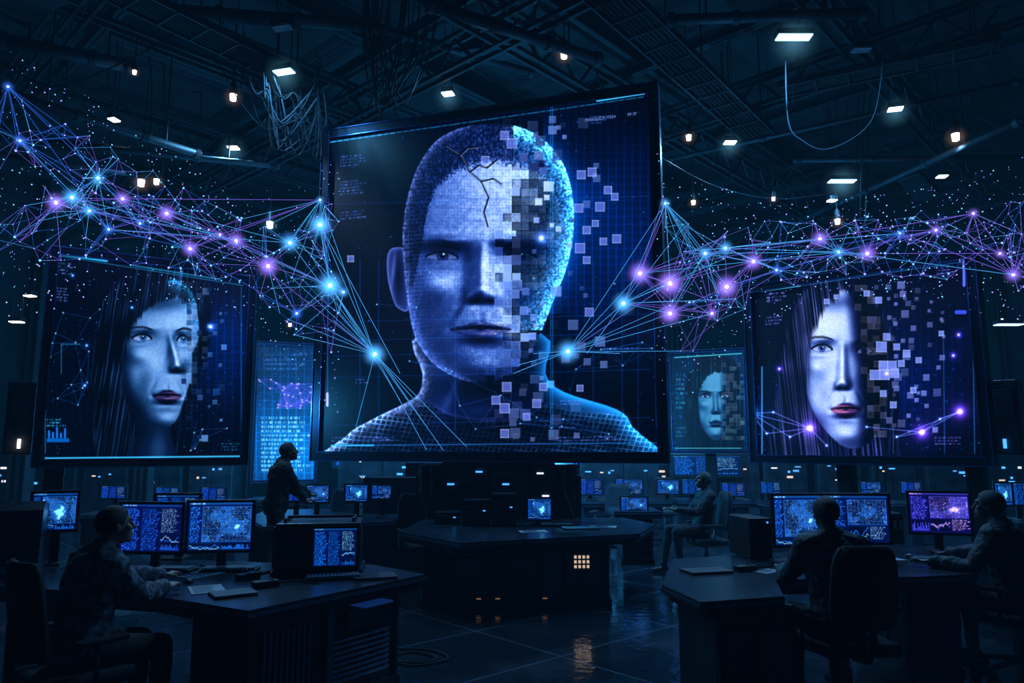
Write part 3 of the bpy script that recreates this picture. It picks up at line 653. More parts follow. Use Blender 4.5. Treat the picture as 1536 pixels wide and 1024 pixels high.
for kk, kind, seed, t, s in (('map', 'map', 1, (1, 1, 1), 2.2), ('code', 'code', 2, (1.1, .85, 1), 1.8), ('mix', 'mix', 3, (1, .95, 1), 1.9), ('map2', 'map', 15, (.8, 1, 1), 2.0), ('purple', 'mix', 27, (2.6, .75, 1.15), 1.6), ('code2', 'code', 9, (.8, 1, 1), 1.8)):
    cv = monitor_canvas(kind, seed, t)
    SM[kk] = grid_mesh('monitor_image', -.5, .5, -.5, .5, 0, 150, 112, (lambda co, cv=cv: cv.sample((co[:, 0] + .5) * 120, (.5 - co[:, 2]) * 90)), display_mat('monitor_' + kk, s))
def panel_obj(parent, kind, cx, cz, w_, h_, y):
    o = bpy.data.objects.new('display', SM[kind]); C.objects.link(o); o.parent = parent; o.location = (cx, y, cz); o.scale = (w_, 1, h_); return o
# ---------------------------------------------------------------- room
RX, RY0, RY1, RZ = 15.0, -3.0, 27.0, 8.8
bm = NB(); box(bm, (0, (RY0 + RY1) / 2, -.05), (2 * RX, RY1 - RY0, .1)); struct('floor', bm, floor_mat())
bm = NB(); box(bm, (0, (RY0 + RY1) / 2, RZ + .05), (2 * RX, RY1 - RY0, .1)); struct('ceiling', bm, M_CEIL)
bm = NB(); box(bm, (-RX - .05, 12, RZ / 2), (.1, 30, RZ)); struct('wall_left', bm, M_CONC)
bm = NB(); box(bm, (RX + .05, 12, RZ / 2), (.1, 30, RZ)); struct('wall_right', bm, M_CONC)
bm = NB(); box(bm, (0, RY1 + .05, RZ / 2), (30, .1, RZ)); struct('wall_back', bm, M_CONC)
bm = NB(); box(bm, (0, RY0 - .05, RZ / 2), (30, .1, RZ)); struct('wall_front', bm, M_CONC)
w = bpy.data.worlds.new('world'); sc.world = w; w.use_nodes = True
nt = w.node_tree; nt.nodes['Background'].inputs[0].default_value = (.002, .004, .01, 1)
em = nt.nodes.new('ShaderNodeEmission'); em.inputs[0].default_value = (.04, .4, 1, 1); em.inputs[1].default_value = .00072  # evenly glowing air stands in for blue haze and adds ambient fill
nt.links.new(em.outputs[0], nt.nodes['World Output'].inputs['Volume'])
def halo_mat(name, col, s, pwr=3.2):  # emissive volume imitating the bloom around nodes and lamps
    m = bpy.data.materials.new(name); m.use_nodes = True; nt = m.node_tree; N = nt.nodes; L = nt.links
    N.remove(N['Principled BSDF'])
    tc = N.new('ShaderNodeTexCoord'); ln = N.new('ShaderNodeVectorMath'); ln.operation = 'LENGTH'; L.new(tc.outputs['Object'], ln.inputs[0])
    mr = N.new('ShaderNodeMapRange'); mr.inputs['From Min'].default_value = 1; mr.inputs['From Max'].default_value = 0; L.new(ln.outputs['Value'], mr.inputs['Value'])
    pw = N.new('ShaderNodeMath'); pw.operation = 'POWER'; pw.inputs[1].default_value = pwr; L.new(mr.outputs['Result'], pw.inputs[0])
    ml = N.new('ShaderNodeMath'); ml.operation = 'MULTIPLY'; ml.inputs[1].default_value = s; L.new(pw.outputs[0], ml.inputs[0])
    e = N.new('ShaderNodeEmission'); e.inputs['Color'].default_value = (*col, 1); L.new(ml.outputs[0], e.inputs['Strength'])
    L.new(e.outputs[0], N['Material Output'].inputs['Volume'])
    return m
HM = [halo_mat('halo_cyan', (.08, .4, 1), 32, 4), halo_mat('halo_blue', (.05, .2, 1), 32, 4), halo_mat('halo_violet', (.3, .18, 1), 32, 4), halo_mat('halo_lamp_warm', (1, .68, .5), 1.3, 3), halo_mat('halo_lamp_blue', (.2, .65, 1), 1.2, 3)]
bm = NB(); ball(bm, (0, 0, 0), 1, sub=3); HME = []
for m in HM:
    me = bpy.data.meshes.new('halo'); bm.to_mesh(me); me.materials.append(m); HME.append(me)
bm.free()
def halo(parent, i, k, z=0):
    hl = bpy.data.objects.new('halo', HME[i]); C.objects.link(hl); hl.parent = parent; hl.scale = (k, k, k); hl.location = (0, 0, z)
# ---------------------------------------------------------------- displays
def display(name, label, L, Rr, cvf, nx, ny, bez, th, cat='screen', strength=1.25, post=None, group=None):
    (xl, ytl, ybl, YL), (xr, ytr, ybr, YR) = L, Rr
    a = at(xl, (ytl + ybl) / 2, YL); b = at(xr, (ytr + ybr) / 2, YR)
    zb = (at(xl, ybl, YL).z + at(xr, ybr, YR).z) / 2; zt = (at(xl, ytl, YL).z + at(xr, ytr, YR).z) / 2
    d = b - a; d.z = 0; w_ = d.length; mid = (a + b) / 2
    root = thing(name, label, cat, (mid.x, mid.y, 0), math.atan2(d.y, d.x), group)
    h = w_ / 2
    bm = NB()
    for s in (-1, 1): box(bm, (s * (h - bez / 2), th / 2 - .02, (zb + zt) / 2), (bez, th + .04, zt - zb), bev=.012)
    for z in (zb + bez / 2, zt - bez / 2): box(bm, (0, th / 2 - .02, z), (w_ - bez * 1.9, th + .036, bez), bev=.012)
    obj('frame', bm, M_FRAME, root)
    bm = NB(); i = bez * .82
    for s in (-1, 1): box(bm, (s * (h - bez * 1.04), -.035, (zb + zt) / 2), (.014, .03, zt - zb - 2 * i))
    for z in (zb + bez * 1.04, zt - bez * 1.04): box(bm, (0, -.035, z), (w_ - 2 * i, .03, .014))
    obj('inner_trim', bm, mat('trim_blue_metal', (.1, .18, .45), .25, .8), root)
    bm = NB()
    for s in (-1, 1): box(bm, (s * (h - .006), -.045, (zb + zt) / 2), (.012, .02, zt - zb))
    for z in (zb + .006, zt - .006): box(bm, (0, -.045, z), (w_, .02, .012))
    obj('outer_trim', bm, mat('trim_blue_metal', (.1, .18, .45), .25, .8), root)
    display_grid('display', root, -h + bez * .95, h - bez * .95, zb + bez * .95, zt - bez * .95, 0, nx, ny, cvf, display_mat(name + '_image', strength))
    bm = NB(); box(bm, (0, th * .6, (zb + zt) / 2), (w_ - bez, th * .7, zt - zb - bez), bev=.02)
    for k in range(5): box(bm, (0, th + .03, zb + (zt - zb) * (k + .5) / 5), (w_ * .8, .05, .06))
    obj('rear_housing', bm, M_BLACK, root)
    if post:
        for px_ in post:
            bm = NB(); box(bm, (px_ * h, th + .12, zt * .35), (.2, .16, zt * .7), bev=.015); box(bm, (px_ * h, th + .12, .02), (.6, .6, .04), bev=.01)
            obj('support_post', bm, M_BLACK, root)
    return root, w_, zb, zt
big, BW, BZB, BZT = display('wall_display', 'largest screen, huge man\'s face breaking into square tiles', (476, 200, 692, 10.75), (996, 120, 694, 9.2), man_canvas(), 660, 680, .13, .2, strength=1.35)
lft, LW, LZB, LZT = display('wall_display', 'left blue screen with woman\'s face turned toward the centre', (60, 370, 703, 8.2), (378, 404, 697, 9.4), woman_left_canvas(), 420, 430, .09, .16, post=(-.8,), strength=1.3)
rgt, RW, RZB, RZT = display('wall_display', 'right violet screen with long-haired woman\'s face and glowing links', (1122, 434, 696, 10), (1478, 368, 698, 8), woman_right_canvas(), 460, 420, .1, .18, post=(-.2, .82), strength=1.3)
display('wall_display', 'small distant teal screen showing a woman\'s face between larger screens', (1003, 528, 680, 14.5), (1122, 520, 680, 14), woman_far_canvas(), 200, 260, .05, .1, post=(0,), strength=1.2)
display('wall_display', 'distant blue screen of text lines and network beside the huge screen', (380, 512, 725, 15), (478, 516, 722, 15.5), data_canvas(), 150, 300, .05, .1, post=(0,), strength=1.4)
def textpart(parent, s, x, z, size, y=-.012, rx=math.pi / 2, m=None):
    cu = bpy.data.curves.new('caption', 'FONT'); cu.body = s; cu.size = size; cu.extrude = .001
    o = bpy.data.objects.new('t', cu); C.objects.link(o); bpy.context.view_layer.update()
    me = bpy.data.meshes.new_from_object(o.evaluated_get(bpy.context.evaluated_depsgraph_get())); bpy.data.objects.remove(o)
    me.materials.clear(); me.materials.append(m or emat('caption_light', (.18, .34, .9), .6))
    p = bpy.data.objects.new('caption', me); C.objects.link(p); p.parent = parent; p.location = (x, y, z); p.rotation_euler = (rx, 0, 0)
textpart(big, 'PERSOLICA ITESA', BW * .5 - 1.0, BZT - .42, .055); textpart(big, '09 2F', BW * .5 - .42, BZT - .42, .055)
ped = thing('screen_pedestal', 'black equipment pedestal carrying the huge screen behind the centre desk', 'pedestal', (at(748, 740, 10.15).x, 10.15, 0), 0)
bm = NB(); box(bm, (0, 0, .75), (1.5, .7, 1.5), bev=.03); box(bm, (0, 0, 1.36), (2.1, .62, .2), bev=.03); box(bm, (0, 0, .06), (2.2, .9, .12), bev=.02)
obj('core', bm, M_DESK, ped)
for s in (-1, 1):
    bm = NB(); prism(bm, [(s * .75, -.3), (s * 1.1, -.25), (s * 1.1, .3), (s * .75, .3)], .1, 1.3); obj('side_buttress', bm, M_BLACK, ped)
bm = NB()
for k in range(9): box(bm, (-.45, -.36, .5 + k * .09), (.5, .03, .045))
obj('vent_grille', bm, M_RACK, ped)
bm = NB(); box(bm, (.15, -.37, 1.05), (.46, .05, .6), bev=.01); obj('access_panel', bm, M_RACK, ped)
for x, z in ((-.25, 1.36), (.55, 1.34), (.62, 1.05), (-.62, 1.2), (.1, 1.2)):
    bm = NB(); box(bm, (x, -.4, z), (.09, .012, .022)); obj('indicator_light', bm, E_LED if x < .5 else emat('led_white', (.8, .85, 1), 1.2), ped)
for x0, x1 in ((-1.0, -.8), (.85, 1.02), (-.86, -.95), (.7, .8)):
    bm = NB(); tube(bm, [(x0, -.34, 1.4), (x0, -.4, 1.1), (x1, -.42, .6), (x1, -.4, .15)], .03, 8); obj('hose', bm, M_CABLE, ped)
for rt, s, w_ in ((lft, -1, LW), (rgt, 1, RW)):
    bm = NB(); box(bm, (s * (w_ / 2 + .14), .12, 2.0), (.26, .3, .8), bev=.02); box(bm, (s * (w_ / 2 + .14), -.04, 2.15), (.18, .04, .3), bev=.005)
    obj('side_box', bm, M_DESK, rt)
    bm = NB(); box(bm, (s * (w_ / 2 + .12), -.07, 1.72), (.03, .02, .1)); obj('indicator_light', bm, E_WARM if s < 0 else E_LED, rt)
# ---------------------------------------------------------------- ceiling steel
th = math.radians(43)
e1 = V((math.sin(th), math.cos(th), 0)); e2 = V((-math.cos(th), math.sin(th), 0))
def clipseg(o, d, pad=.3):
    lo, hi = -1e9, 1e9
    for i, (a, b) in enumerate(((-RX + pad, RX - pad), (6.5, RY1 - pad))):
        if abs(d[i]) < 1e-6: continue
        t0, t1 = (a - o[i]) / d[i], (b - o[i]) / d[i]
        if t0 > t1: t0, t1 = t1, t0
        lo = max(lo, t0); hi = min(hi, t1)
    return (lo, hi) if hi - lo > 1.5 else None
def ibeam(o, d, z, h, w_, label, group):
    c = clipseg(o, d)
    if not c: return
    a = o + d * c[0]; L_ = c[1] - c[0]
    r = thing('roof_beam', label, 'beam', (a.x, a.y, z), math.atan2(d.y, d.x), group)
    bm = NB(); box(bm, (L_ / 2, 0, h / 2), (L_, .02, h)); obj('web', bm, M_STEEL, r)
    for q in (0.01, h - .01):
        bm = NB(); box(bm, (L_ / 2, 0, q), (L_, w_, .02)); obj('flange', bm, M_STEEL, r)
def truss(o, d, z, h, label, group):
    c = clipseg(o, d)
    if not c: return
    a = o + d * c[0]; L_ = c[1] - c[0]
    r = thing('roof_truss', label, 'truss', (a.x, a.y, z), math.atan2(d.y, d.x), group)
    for q in (0, h):
        bm = NB(); 
        for s in (-1, 1): box(bm, (L_ / 2, s * .09, q), (L_, .05, .07))
        obj('chord', bm, M_STEEL, r)
    bm = NB(); n = int(L_ / .9)
    for i in range(n):
        x0 = i * L_ / n; x1 = (i + 1) * L_ / n
        cone(bm, (x0, 0, 0), ((x0 + x1) / 2, 0, h), .025, .025, 5); cone(bm, ((x0 + x1) / 2, 0, h), (x1, 0, 0), .025, .025, 5)
    obj('lattice', bm, M_STEEL, r)
for k in range(-4, 9):
    ibeam(V((0, 14, 0)) + e2 * (k - 2) * 2.9, e1, 8.3, .5, .24, 'dark steel roof beam running diagonally toward the far right corner', 'roof beams running to the far right')
for k in range(-5, 6):
    ibeam(V((0, 14, 0)) + e1 * k * 3.4, e2, 8.08, .2, .14, 'slim dark steel cross beam running diagonally toward the far left corner', 'cross beams running to the far left')
for k in range(-3, 4):
    truss(V((0, 14, 0)) + e2 * (k * 3.6 + .9), e1, 7.45, .55, 'dark lattice truss running diagonally toward the far right corner', 'lattice trusses running to the far right')
for k in range(-2, 3):
    truss(V((0, 14, 0)) + e1 * (k * 4.4 + 1.3), e2, 7.42, .5, 'dark lattice truss crossing diagonally toward the far left corner', 'lattice trusses crossing to the far left')
def tray(p, q, z, wd, label):
    a = onz(*p, z); b = onz(*q, z); d = b - a
    r = thing('cable_tray', label, 'cable tray', a, math.atan2(d.y, d.x)); L_ = d.length
    for s in (-1, 1):
        bm = NB(); box(bm, (L_ / 2, s * wd / 2, .05), (L_, .03, .1)); obj('side_rail', bm, M_PIPE, r)
    bm = NB()
    for i in range(int(L_ / .45)): box(bm, (i * .45 + .1, 0, .0), (.025, wd, .02))
    obj('rungs', bm, M_STEEL, r)
    bm = NB()
    for i in range(7): tube(bm, [(t * L_ / 8, -wd * .36 + i * wd * .12 + .02 * math.sin(t * 2 + i), .05) for t in range(9)], .028, 6)
    obj('cable_run', bm, M_CABLE, r)
    for i in (0.1, .5, .9):
        bm = NB(); 
        for s in (-1, 1): box(bm, (L_ * i, s * wd / 2, (RZ - z) / 2), (.02, .02, RZ - z))
        obj('hanger', bm, M_STEEL, r)
tray((850, -60), (1138, 207), 7.2, .55, 'long ladder cable tray running above the huge screen\'s right corner')
tray((130, -30), (455, 128), 7.2, .5, 'ladder cable tray running above the left hanging lamps')
tray((1500, 72), (1170, 140), 7.1, .4, 'ladder cable tray at upper right behind the large panel lamp')
def pipe(p, q, z, r_, label, z2=None):
    a = onz(*p, z); b = onz(*q, z2 or z)
    o = thing('ceiling_pipe', label, 'pipe', a)
    bm = NB(); cone(bm, (0, 0, 0), b - a, r_, r_, 12); obj('pipe_run', bm, M_PIPE, o, True)
    d = b - a
    for i in (.02, .35, .68, .98):
        bm = NB(); pt = d * i; cone(bm, pt - d.normalized() * .04, pt + d.normalized() * .04, r_ * 1.35, r_ * 1.35, 12); obj('coupling', bm, M_STEEL, o)
    for i in (.2, .8):
        bm = NB(); pt = d * i; box(bm, (pt.x, pt.y, (RZ - a.z) / 2 + .0), (.02, .02, RZ - a.z)); obj('hanger', bm, M_STEEL, o)
for i, (p, q, z, r_, n) in enumerate([((0, 135), (300, 232), 6.2, .06, 'round pipe at far left above the glowing network'), ((0, 60), (200, 100), 7.0, .09, 'fat round pipe in the upper left corner'), ((200, 12), (560, 40), 7.9, .1, 'fat round pipe at top left of centre'), ((560, 40), (800, 110), 7.9, .06, 'thin pipe above the huge screen'), ((640, 5), (900, 90), 7.2, .08, 'round pipe ending near the warm lamp'), ((1000, 30), (1300, 20), 7.2, .07, 'round pipe above the large panel lamp'), ((1536, 120), (1000, 240), 7.0, .04, 'thin pipe crossing behind the right lamps'), ((1536, 180), (1200, 330), 6.6, .06, 'round pipe descending at far right'), ((0, 205), (420, 250), 6.3, .05, 'thin pipe behind the left hanging lamps'), ((0, 232), (200, 262), 6.1, .04, 'thin pipe just above the far left network'), ((1190, 240), (1536, 236), 6.9, .05, 'thin level pipe beside the slatted vent')]):
    pipe(p, q, z, r_, n)
def duct(p, q, z, s, label):
    a = onz(*p, z); b = onz(*q, z); d = b - a; L_ = d.length
    o = thing('air_duct', label, 'air duct', a, math.atan2(d.y, d.x))
    bm = NB(); box(bm, (L_ / 2, 0, s / 2), (L_, s * 1.4, s), bev=.02); obj('duct_run', bm, M_STEEL, o)
    for i in range(int(L_ / 1.1) + 1):
        bm = NB(); box(bm, (min(i * 1.1, L_ - .05) + .02, 0, s / 2), (.05, s * 1.4 + .08, s + .08)); obj('joint_flange', bm, M_PIPE, o)
    for i in (.25, .75):
        bm = NB(); box(bm, (L_ * i, s * .72, (RZ - z) / 2), (.03, .03, RZ - z)); obj('hanger', bm, M_PIPE, o)
duct((1400, -40), (1536, -10), 7.6, .4, 'square air duct in the upper right corner')
duct((0, 20), (110, -30), 7.3, .4, 'square air duct in the upper left corner')
duct((700, 88), (830, 68), 7.9, .35, 'square air duct crossing above the huge screen')
v = at(1378, 278, 15); o = thing('ceiling_vent', 'slatted ventilation unit hanging tilted at the right', 'vent', v, .5)
bm = NB(); box(bm, (0, 0, 0), (.75, .5, .12), bev=.01, ry=.5); obj('vent_body', bm, M_PIPE, o)
bm = NB()
for i in range(7): box(bm, (-.28 + i * .09, -.02, -.1 - .0 + (.28 - i * .09) * .54), (.03, .44, .03))
obj('slats', bm, M_STEEL, o)
bm = NB(); box(bm, (0, 0, (RZ - v.z) / 2), (.05, .05, RZ - v.z)); obj('hanger', bm, M_STEEL, o)
for i, (px_, Y, s, lb) in enumerate([(238, 17, .3, 'steel column behind the left pair of lamps'), (380, 19, .35, 'steel column behind the left screen\'s right edge'), (1300, 18, .35, 'steel column rising behind the right screen'), (1010, 21, .3, 'steel column just right of the huge screen'), (60, 16, .35, 'steel column at far left'), (1490, 19, .35, 'steel column at far right'), (1120, 23, .3, 'thin steel column between the huge and right screens')]):
    x = at(px_, 400, Y).x
    o = thing('steel_column', lb, 'column', (x, Y, 0))
    bm = NB(); box(bm, (0, 0, 4.1), (.03, s, 8.2)); obj('web', bm, M_STEEL, o)
    for q in (-1, 1):
        bm = NB(); box(bm, (q * s / 2, 0, 4.1), (.03, s, 8.2)); obj('flange', bm, M_STEEL, o)
    bm = NB(); box(bm, (0, 0, .02), (s * 1.8, s * 1.8, .04)); obj('base_plate', bm, M_STEEL, o)
# ---------------------------------------------------------------- lamps
def arealight(root, sx, sy, e, col, z):
    ld = bpy.data.lights.new('lamp_light', 'AREA'); ld.shape = 'RECTANGLE'; ld.size = sx; ld.size_y = sy; ld.energy = e; ld.color = col
    o = bpy.data.objects.new('lamp_light', ld); C.objects.link(o); o.parent = root; o.location = (0, 0, z)
def panel_lamp(px_, py_, z, wpx, label, warm=False, e=0, rz=0, off=False):
    p = onz(px_, py_, z); w_ = wpx / F * p.y * .95
    r = thing('panel_lamp', label, 'ceiling lamp', p, rz)
    d_ = max(.16, w_ * .36)
    bm = NB(); box(bm, (0, 0, .05), (w_, d_, .08), bev=.012); obj('housing', bm, M_BLACK, r)
    bm = NB(); box(bm, (0, 0, .002), (w_ * .92, d_ * .86, .02)); obj('diffuser', bm, E_GREY if off else E_WARM if warm else E_BLUEW if wpx > 28 else E_WHITE, r)
    for s in (-1, 1):
        bm = NB(); cone(bm, (s * w_ * .35, 0, .08), (s * w_ * .35, 0, RZ - p.z), .008, n=6); obj('hanging_rod', bm, M_CABLE, r)
    if e:
        arealight(r, w_ * .9, d_ * .8, e * 2.4, (.12, .52, 1), -.02); halo(r, 4, .24 + w_ * .4, -.05)
for i, (x, y, z, w_, lb, e) in enumerate([
    (1191, 56, 7.0, 62, 'largest panel lamp, bright blue-white, top right', 60), (1292, 75, 7.0, 32, 'dimmer panel lamp beside the largest panel lamp', 0), (1343, 164, 6.9, 24, 'panel lamp right of the hanging cable loop', 25),
    (1095, 214, 6.8, 20, 'small panel lamp right of the huge screen\'s top corner', 25), (1263, 272, 6.6, 46, 'long thin lamp above the right screen', 25), (426, 108, 6.9, 36, 'blue panel lamp among the left cable bundle', 10),
    (350, 222, 6.6, 18, 'small panel lamp over the glowing network, left', 50), (672, 141, 7.3, 20, 'thin panel lamp just above the huge screen', 30), (1513, 487, 4.0, 44, 'long low lamp at the right edge beside the right screen', 0),
    (171, 180, 6.8, 14, 'tiny panel lamp at upper left', 0), (1413, 265, 6.6, 16, 'tiny tilted lamp at right of the slatted vent', 0), (1248, 301, 6.4, 14, 'tiny lamp just below the long thin lamp', 0), (424, 42, 7.2, 36, 'unlit grey panel lamp at top left', 0), (45, 444, 4.5, 16, 'tiny lamp beside the left screen\'s upper edge', 0), (25, 483, 4.0, 20, 'low lamp at the left frame edge', 0)]):
    panel_lamp(x, y, z, w_, lb, e=e, rz=R.uniform(-.3, .3) if w_ < 40 else 0, warm=(x in (25, 45)), off=(x in (424, 1292)))
def pendant(px_, py_, z, label, warm=True, s=1.0, e=0):
    p = onz(px_, py_, z)
    r = thing('pendant_lamp', label, 'pendant lamp', p)
    s *= .85
    bm = NB(); cone(bm, (0, 0, .0), (0, 0, .2 * s), .085 * s, .07 * s, 16); cone(bm, (0, 0, .2 * s), (0, 0, .28 * s), .07 * s, .02 * s, 16); obj('lamp_shade', bm, M_BLACK, r)
    bm = NB(); cone(bm, (0, 0, -.12 * s), (0, 0, .0), .055 * s, .065 * s, 14); obj('bulb', bm, E_WARM if warm else E_WHITE, r)
    bm = NB(); cone(bm, (0, 0, .28 * s), (0, 0, RZ - p.z), .008, n=6); obj('hanging_cord', bm, M_CABLE, r)
    halo(r, 3 if warm else 4, .26 * s, -.06 * s)
    if e:
        ld = bpy.data.lights.new('lamp_light', 'SPOT'); ld.energy = e * 13; ld.shadow_soft_size = .05; ld.spot_size = math.radians(130); ld.spot_blend = .6; ld.color = (.3, .6, 1) if warm else (.18, .6, 1)
        o = bpy.data.objects.new('lamp_light', ld); C.objects.link(o); o.parent = r; o.location = (0, 0, -.18 * s)
for a in [(202, 106, 6.9, 'faint pendant lamp highest at far left', True, .5, 0), (350, 142, 6.9, 'warm pendant lamp left of the cable bundle', True, .9, 24), (212, 270, 6.4, 'left one of the close pair of pendant lamps', True, 1.1, 20), (235, 269, 6.4, 'right one of the close pair of pendant lamps', True, .9, 0),
          (405, 333, 5.8, 'pendant lamp just above the network left of the huge screen', False, 1.1, 20), (846, 78, 7.2, 'warm pendant lamp above the huge screen', True, .9, 24), (1033, 203, 6.8, 'warm pendant lamp nearest the huge screen\'s right edge', True, .8, 20), (1433, 201, 6.8, 'warm pendant lamp at far right, large', True, 1.1, 18),
          (1404, 236, 6.7, 'tiny pendant lamp above the slatted vent', True, .5, 0), (1256, 329, 6.0, 'warm pendant lamp directly above the right screen', True, .9, 14), (1040, 301, 6.2, 'small warm pendant lamp right of the huge screen, lower', True, .7, 0), (1160, 296, 6.2, 'faint pendant lamp on the sagging wire', True, .6, 0), (435, 485, 4.6, 'small low lamp between left and huge screens', True, .7, 0),
          (1503, 478, 4.4, 'pendant lamp lowest at far right', False, .4, 0)]:
    pendant(*a)
# ---------------------------------------------------------------- cables
def cable(pts, r_, label, group=None, m=None, name='hanging_cable'):
    P = [V(p) for p in pts]; out = []
    for p in P: p.z = min(p.z, RZ - .03)
    for i in range(len(P) - 1):
        a = P[max(0, i - 1)]; b = P[i]; c = P[i + 1]; d = P[min(len(P) - 1, i + 2)]
        for t in [k / 8 for k in range(8)]:
            q = .5 * ((2 * b) + (c - a) * t + (2 * a - 5 * b + 4 * c - d) * t * t + (3 * b - a - 3 * c + d) * t ** 3); q.z = min(q.z, RZ - .02); out.append(q)
    out.append(P[-1])
    bm = NB(); tube(bm, out, r_, 6)
    return tag(obj(name, bm, m or M_CABLE, None, True), label, 'cable', group)
mgrey = mat('grey_cable', (.03, .045, .065), .7)
r = random.Random(21)
for i in range(14):
    x0 = 545 + r.uniform(0, 40); x1 = 590 + r.uniform(0, 60); dp = r.uniform(70, 175); Y = 10.2 + r.uniform(-.3, .3)
    cable([at(x0, -20, Y), at(x0 + r.uniform(-8, 8), dp * .5, Y), at((x0 + x1) / 2 - 10, dp, Y + .1), at(x1, dp * .55, Y), at(x1 + 12, -20, Y + .2)], .009 + r.random() * .008, 'dark cable looping down in the bundle above the huge screen', 'cable loops above the huge screen', m=mgrey if i % 3 == 0 else None)
for i in range(15):
    x0 = 345 + r.uniform(0, 60); x1 = 400 + r.uniform(0, 60); dp = r.uniform(105, 195); Y = 9.9 + r.uniform(-.3, .3)
    cable([at(x0 - 30, 70 + r.uniform(-25, 25), Y), at(x0, dp * .7, Y), at((x0 + x1) / 2, dp, Y), at(x1, dp * .8 + 25, Y + .1), at(x1 + r.uniform(10, 40), r.uniform(180, 245), Y + .2), at(478, 150 + r.uniform(-60, 40), Y + .3)], .007 + r.random() * .007, 'dark cable tangled at the left corner of the huge screen', 'tangled cables left of the huge screen', m=mgrey if i % 2 == 0 else None)
cable([at(1178, 60, 9.5), at(1182, 180, 9.5), at(1205, 212, 9.5), at(1240, 224, 9.5), at(1290, 200, 9.5), at(1315, 160, 9.5), at(1328, 60, 9.5)], .009, 'pale single cable hanging in a wide loop at upper right', m=mgrey)
cable([at(990, 235, 11), at(1070, 278, 11.5), at(1160, 298, 12.2), at(1250, 290, 12.5)], .007, 'thin pale wire sagging from the huge screen to the right', m=mgrey)
for k, (x, l) in enumerate(((225, 250), (245, 262), (1292, 330), (478, 195), (1330, 130), (160, 170), (1286, 250), (900, 110), (1300, 345), (60, 240), (300, 215))):
    Y = 12 + k * .2
    cable([at(x, -40, Y), at(x + 3, l * .5, Y), at(x - 2, l, Y)], .014, 'straight black cable dropping from the roof', 'straight hanging cables')
cable([at(0, 92, 9), at(80, 130, 9.2), at(170, 100, 9.4), at(250, 60, 9.6)], .012, 'black cable sagging across the upper left')
# ---------------------------------------------------------------- glowing network
NC = [emat('network_cyan', (.06, .42, 1), .9), emat('network_blue', (.03, .16, .95), .65), emat('network_violet', (.24, .15, 1), .7)]
ND = [emat('node_cyan', (.3, .75, 1), 9), emat('node_blue', (.2, .45, 1), 8), emat('node_violet', (.65, .45, 1), 9)]
SP = [emat('spark_cyan', (.15, .55, 1), 1.9), emat('spark_violet', (.35, .3, 1), 1.9)]
def network(label, nodes, upper, lower, n, Yf, seed, extra_links):
    r = random.Random(seed)
    o0 = at(nodes[0][0], nodes[0][1], Yf(nodes[0][0]))
    root = thing('hologram_network', label, 'hologram', o0)
    pts = []; px_ = []
    for (x, y, s, c) in nodes: px_.append((x, y)); pts.append(at(x, y, Yf(x)))
    K = len(nodes); ux = [u[0] for u in upper]; lx = [u[0] for u in lower]; lo_, hi_ = ux[0], ux[-1]
    def rnd(spread=0.0):
        x = r.uniform(lo_, hi_); a = np.interp(x, ux, [u[1] for u in upper]); b = np.interp(x, lx, [u[1] for u in lower])
        y = a + (b - a) * r.uniform(-spread, 1 + spread); return x, float(y)
    cols = [q[3] for q in nodes]
    while len(pts) < n:
        x, y = rnd(); px_.append((x, y)); pts.append(at(x, y, Yf(x) + r.uniform(-.5, .5))); cols.append(r.choice([0, 1, 1, 2, 2]))
    bms = [NB(), NB(), NB()]
    def strand(a, b, rad, c): cone(bms[c], a - o0, b - o0, rad, rad, 3)
    done = set()
    for i in range(len(pts)):
        d = sorted((math.dist(px_[i], px_[j]), j) for j in range(len(pts)) if j != i)
        cand = d[:2] + r.sample(d[3:14], 1) if i >= K else d[2:5] + r.sample(d[6:40], 5)
        for dist, j in cand:
            if (min(i, j), max(i, j)) in done or dist > (190 if i < K else 120): continue
            done.add((min(i, j), max(i, j)))
            strand(pts[i], pts[j], .0026 if i < K else .0014, cols[i])
    for i in range(K):
        for _ in range(4):
            j = r.randrange(K)
            if j != i and math.dist(px_[i], px_[j]) < 300: strand(pts[i], pts[j], .003, cols[i])
    for i, (x, y) in extra_links:
        strand(pts[i], at(x, y, Yf(px_[i][0]) + .4), .0032, 0)
    for c, nm in enumerate(('cyan', 'blue', 'violet')):
        obj('strands', bms[c], NC[c], root, label=nm + ' glowing strands')
    for c in (0, 1):
        bm = NB()
        for i in range(K, len(pts)):
            if i % 2 == c: ball(bm, pts[i] - o0, r.choice([.005, .006, .008, .012]), sub=1)
        for _ in range(360):
            x, y = rnd(.3); ball(bm, at(x, y, Yf(x) + r.uniform(-.7, .7)) - o0, r.choice([.0025, .0035, .0045, .007]), sub=1)
        so = obj('sparks', bm, SP[c], root); so['kind'] = 'stuff'
    for i, (x, y, s, c) in enumerate(nodes):
        bm = NB(); ball(bm, (0, 0, 0), .009 * s + .006, sub=2); nd = obj('node', bm, ND[c], root, True); nd.location = pts[i] - o0
        halo(nd, c, .12 * s + .02)
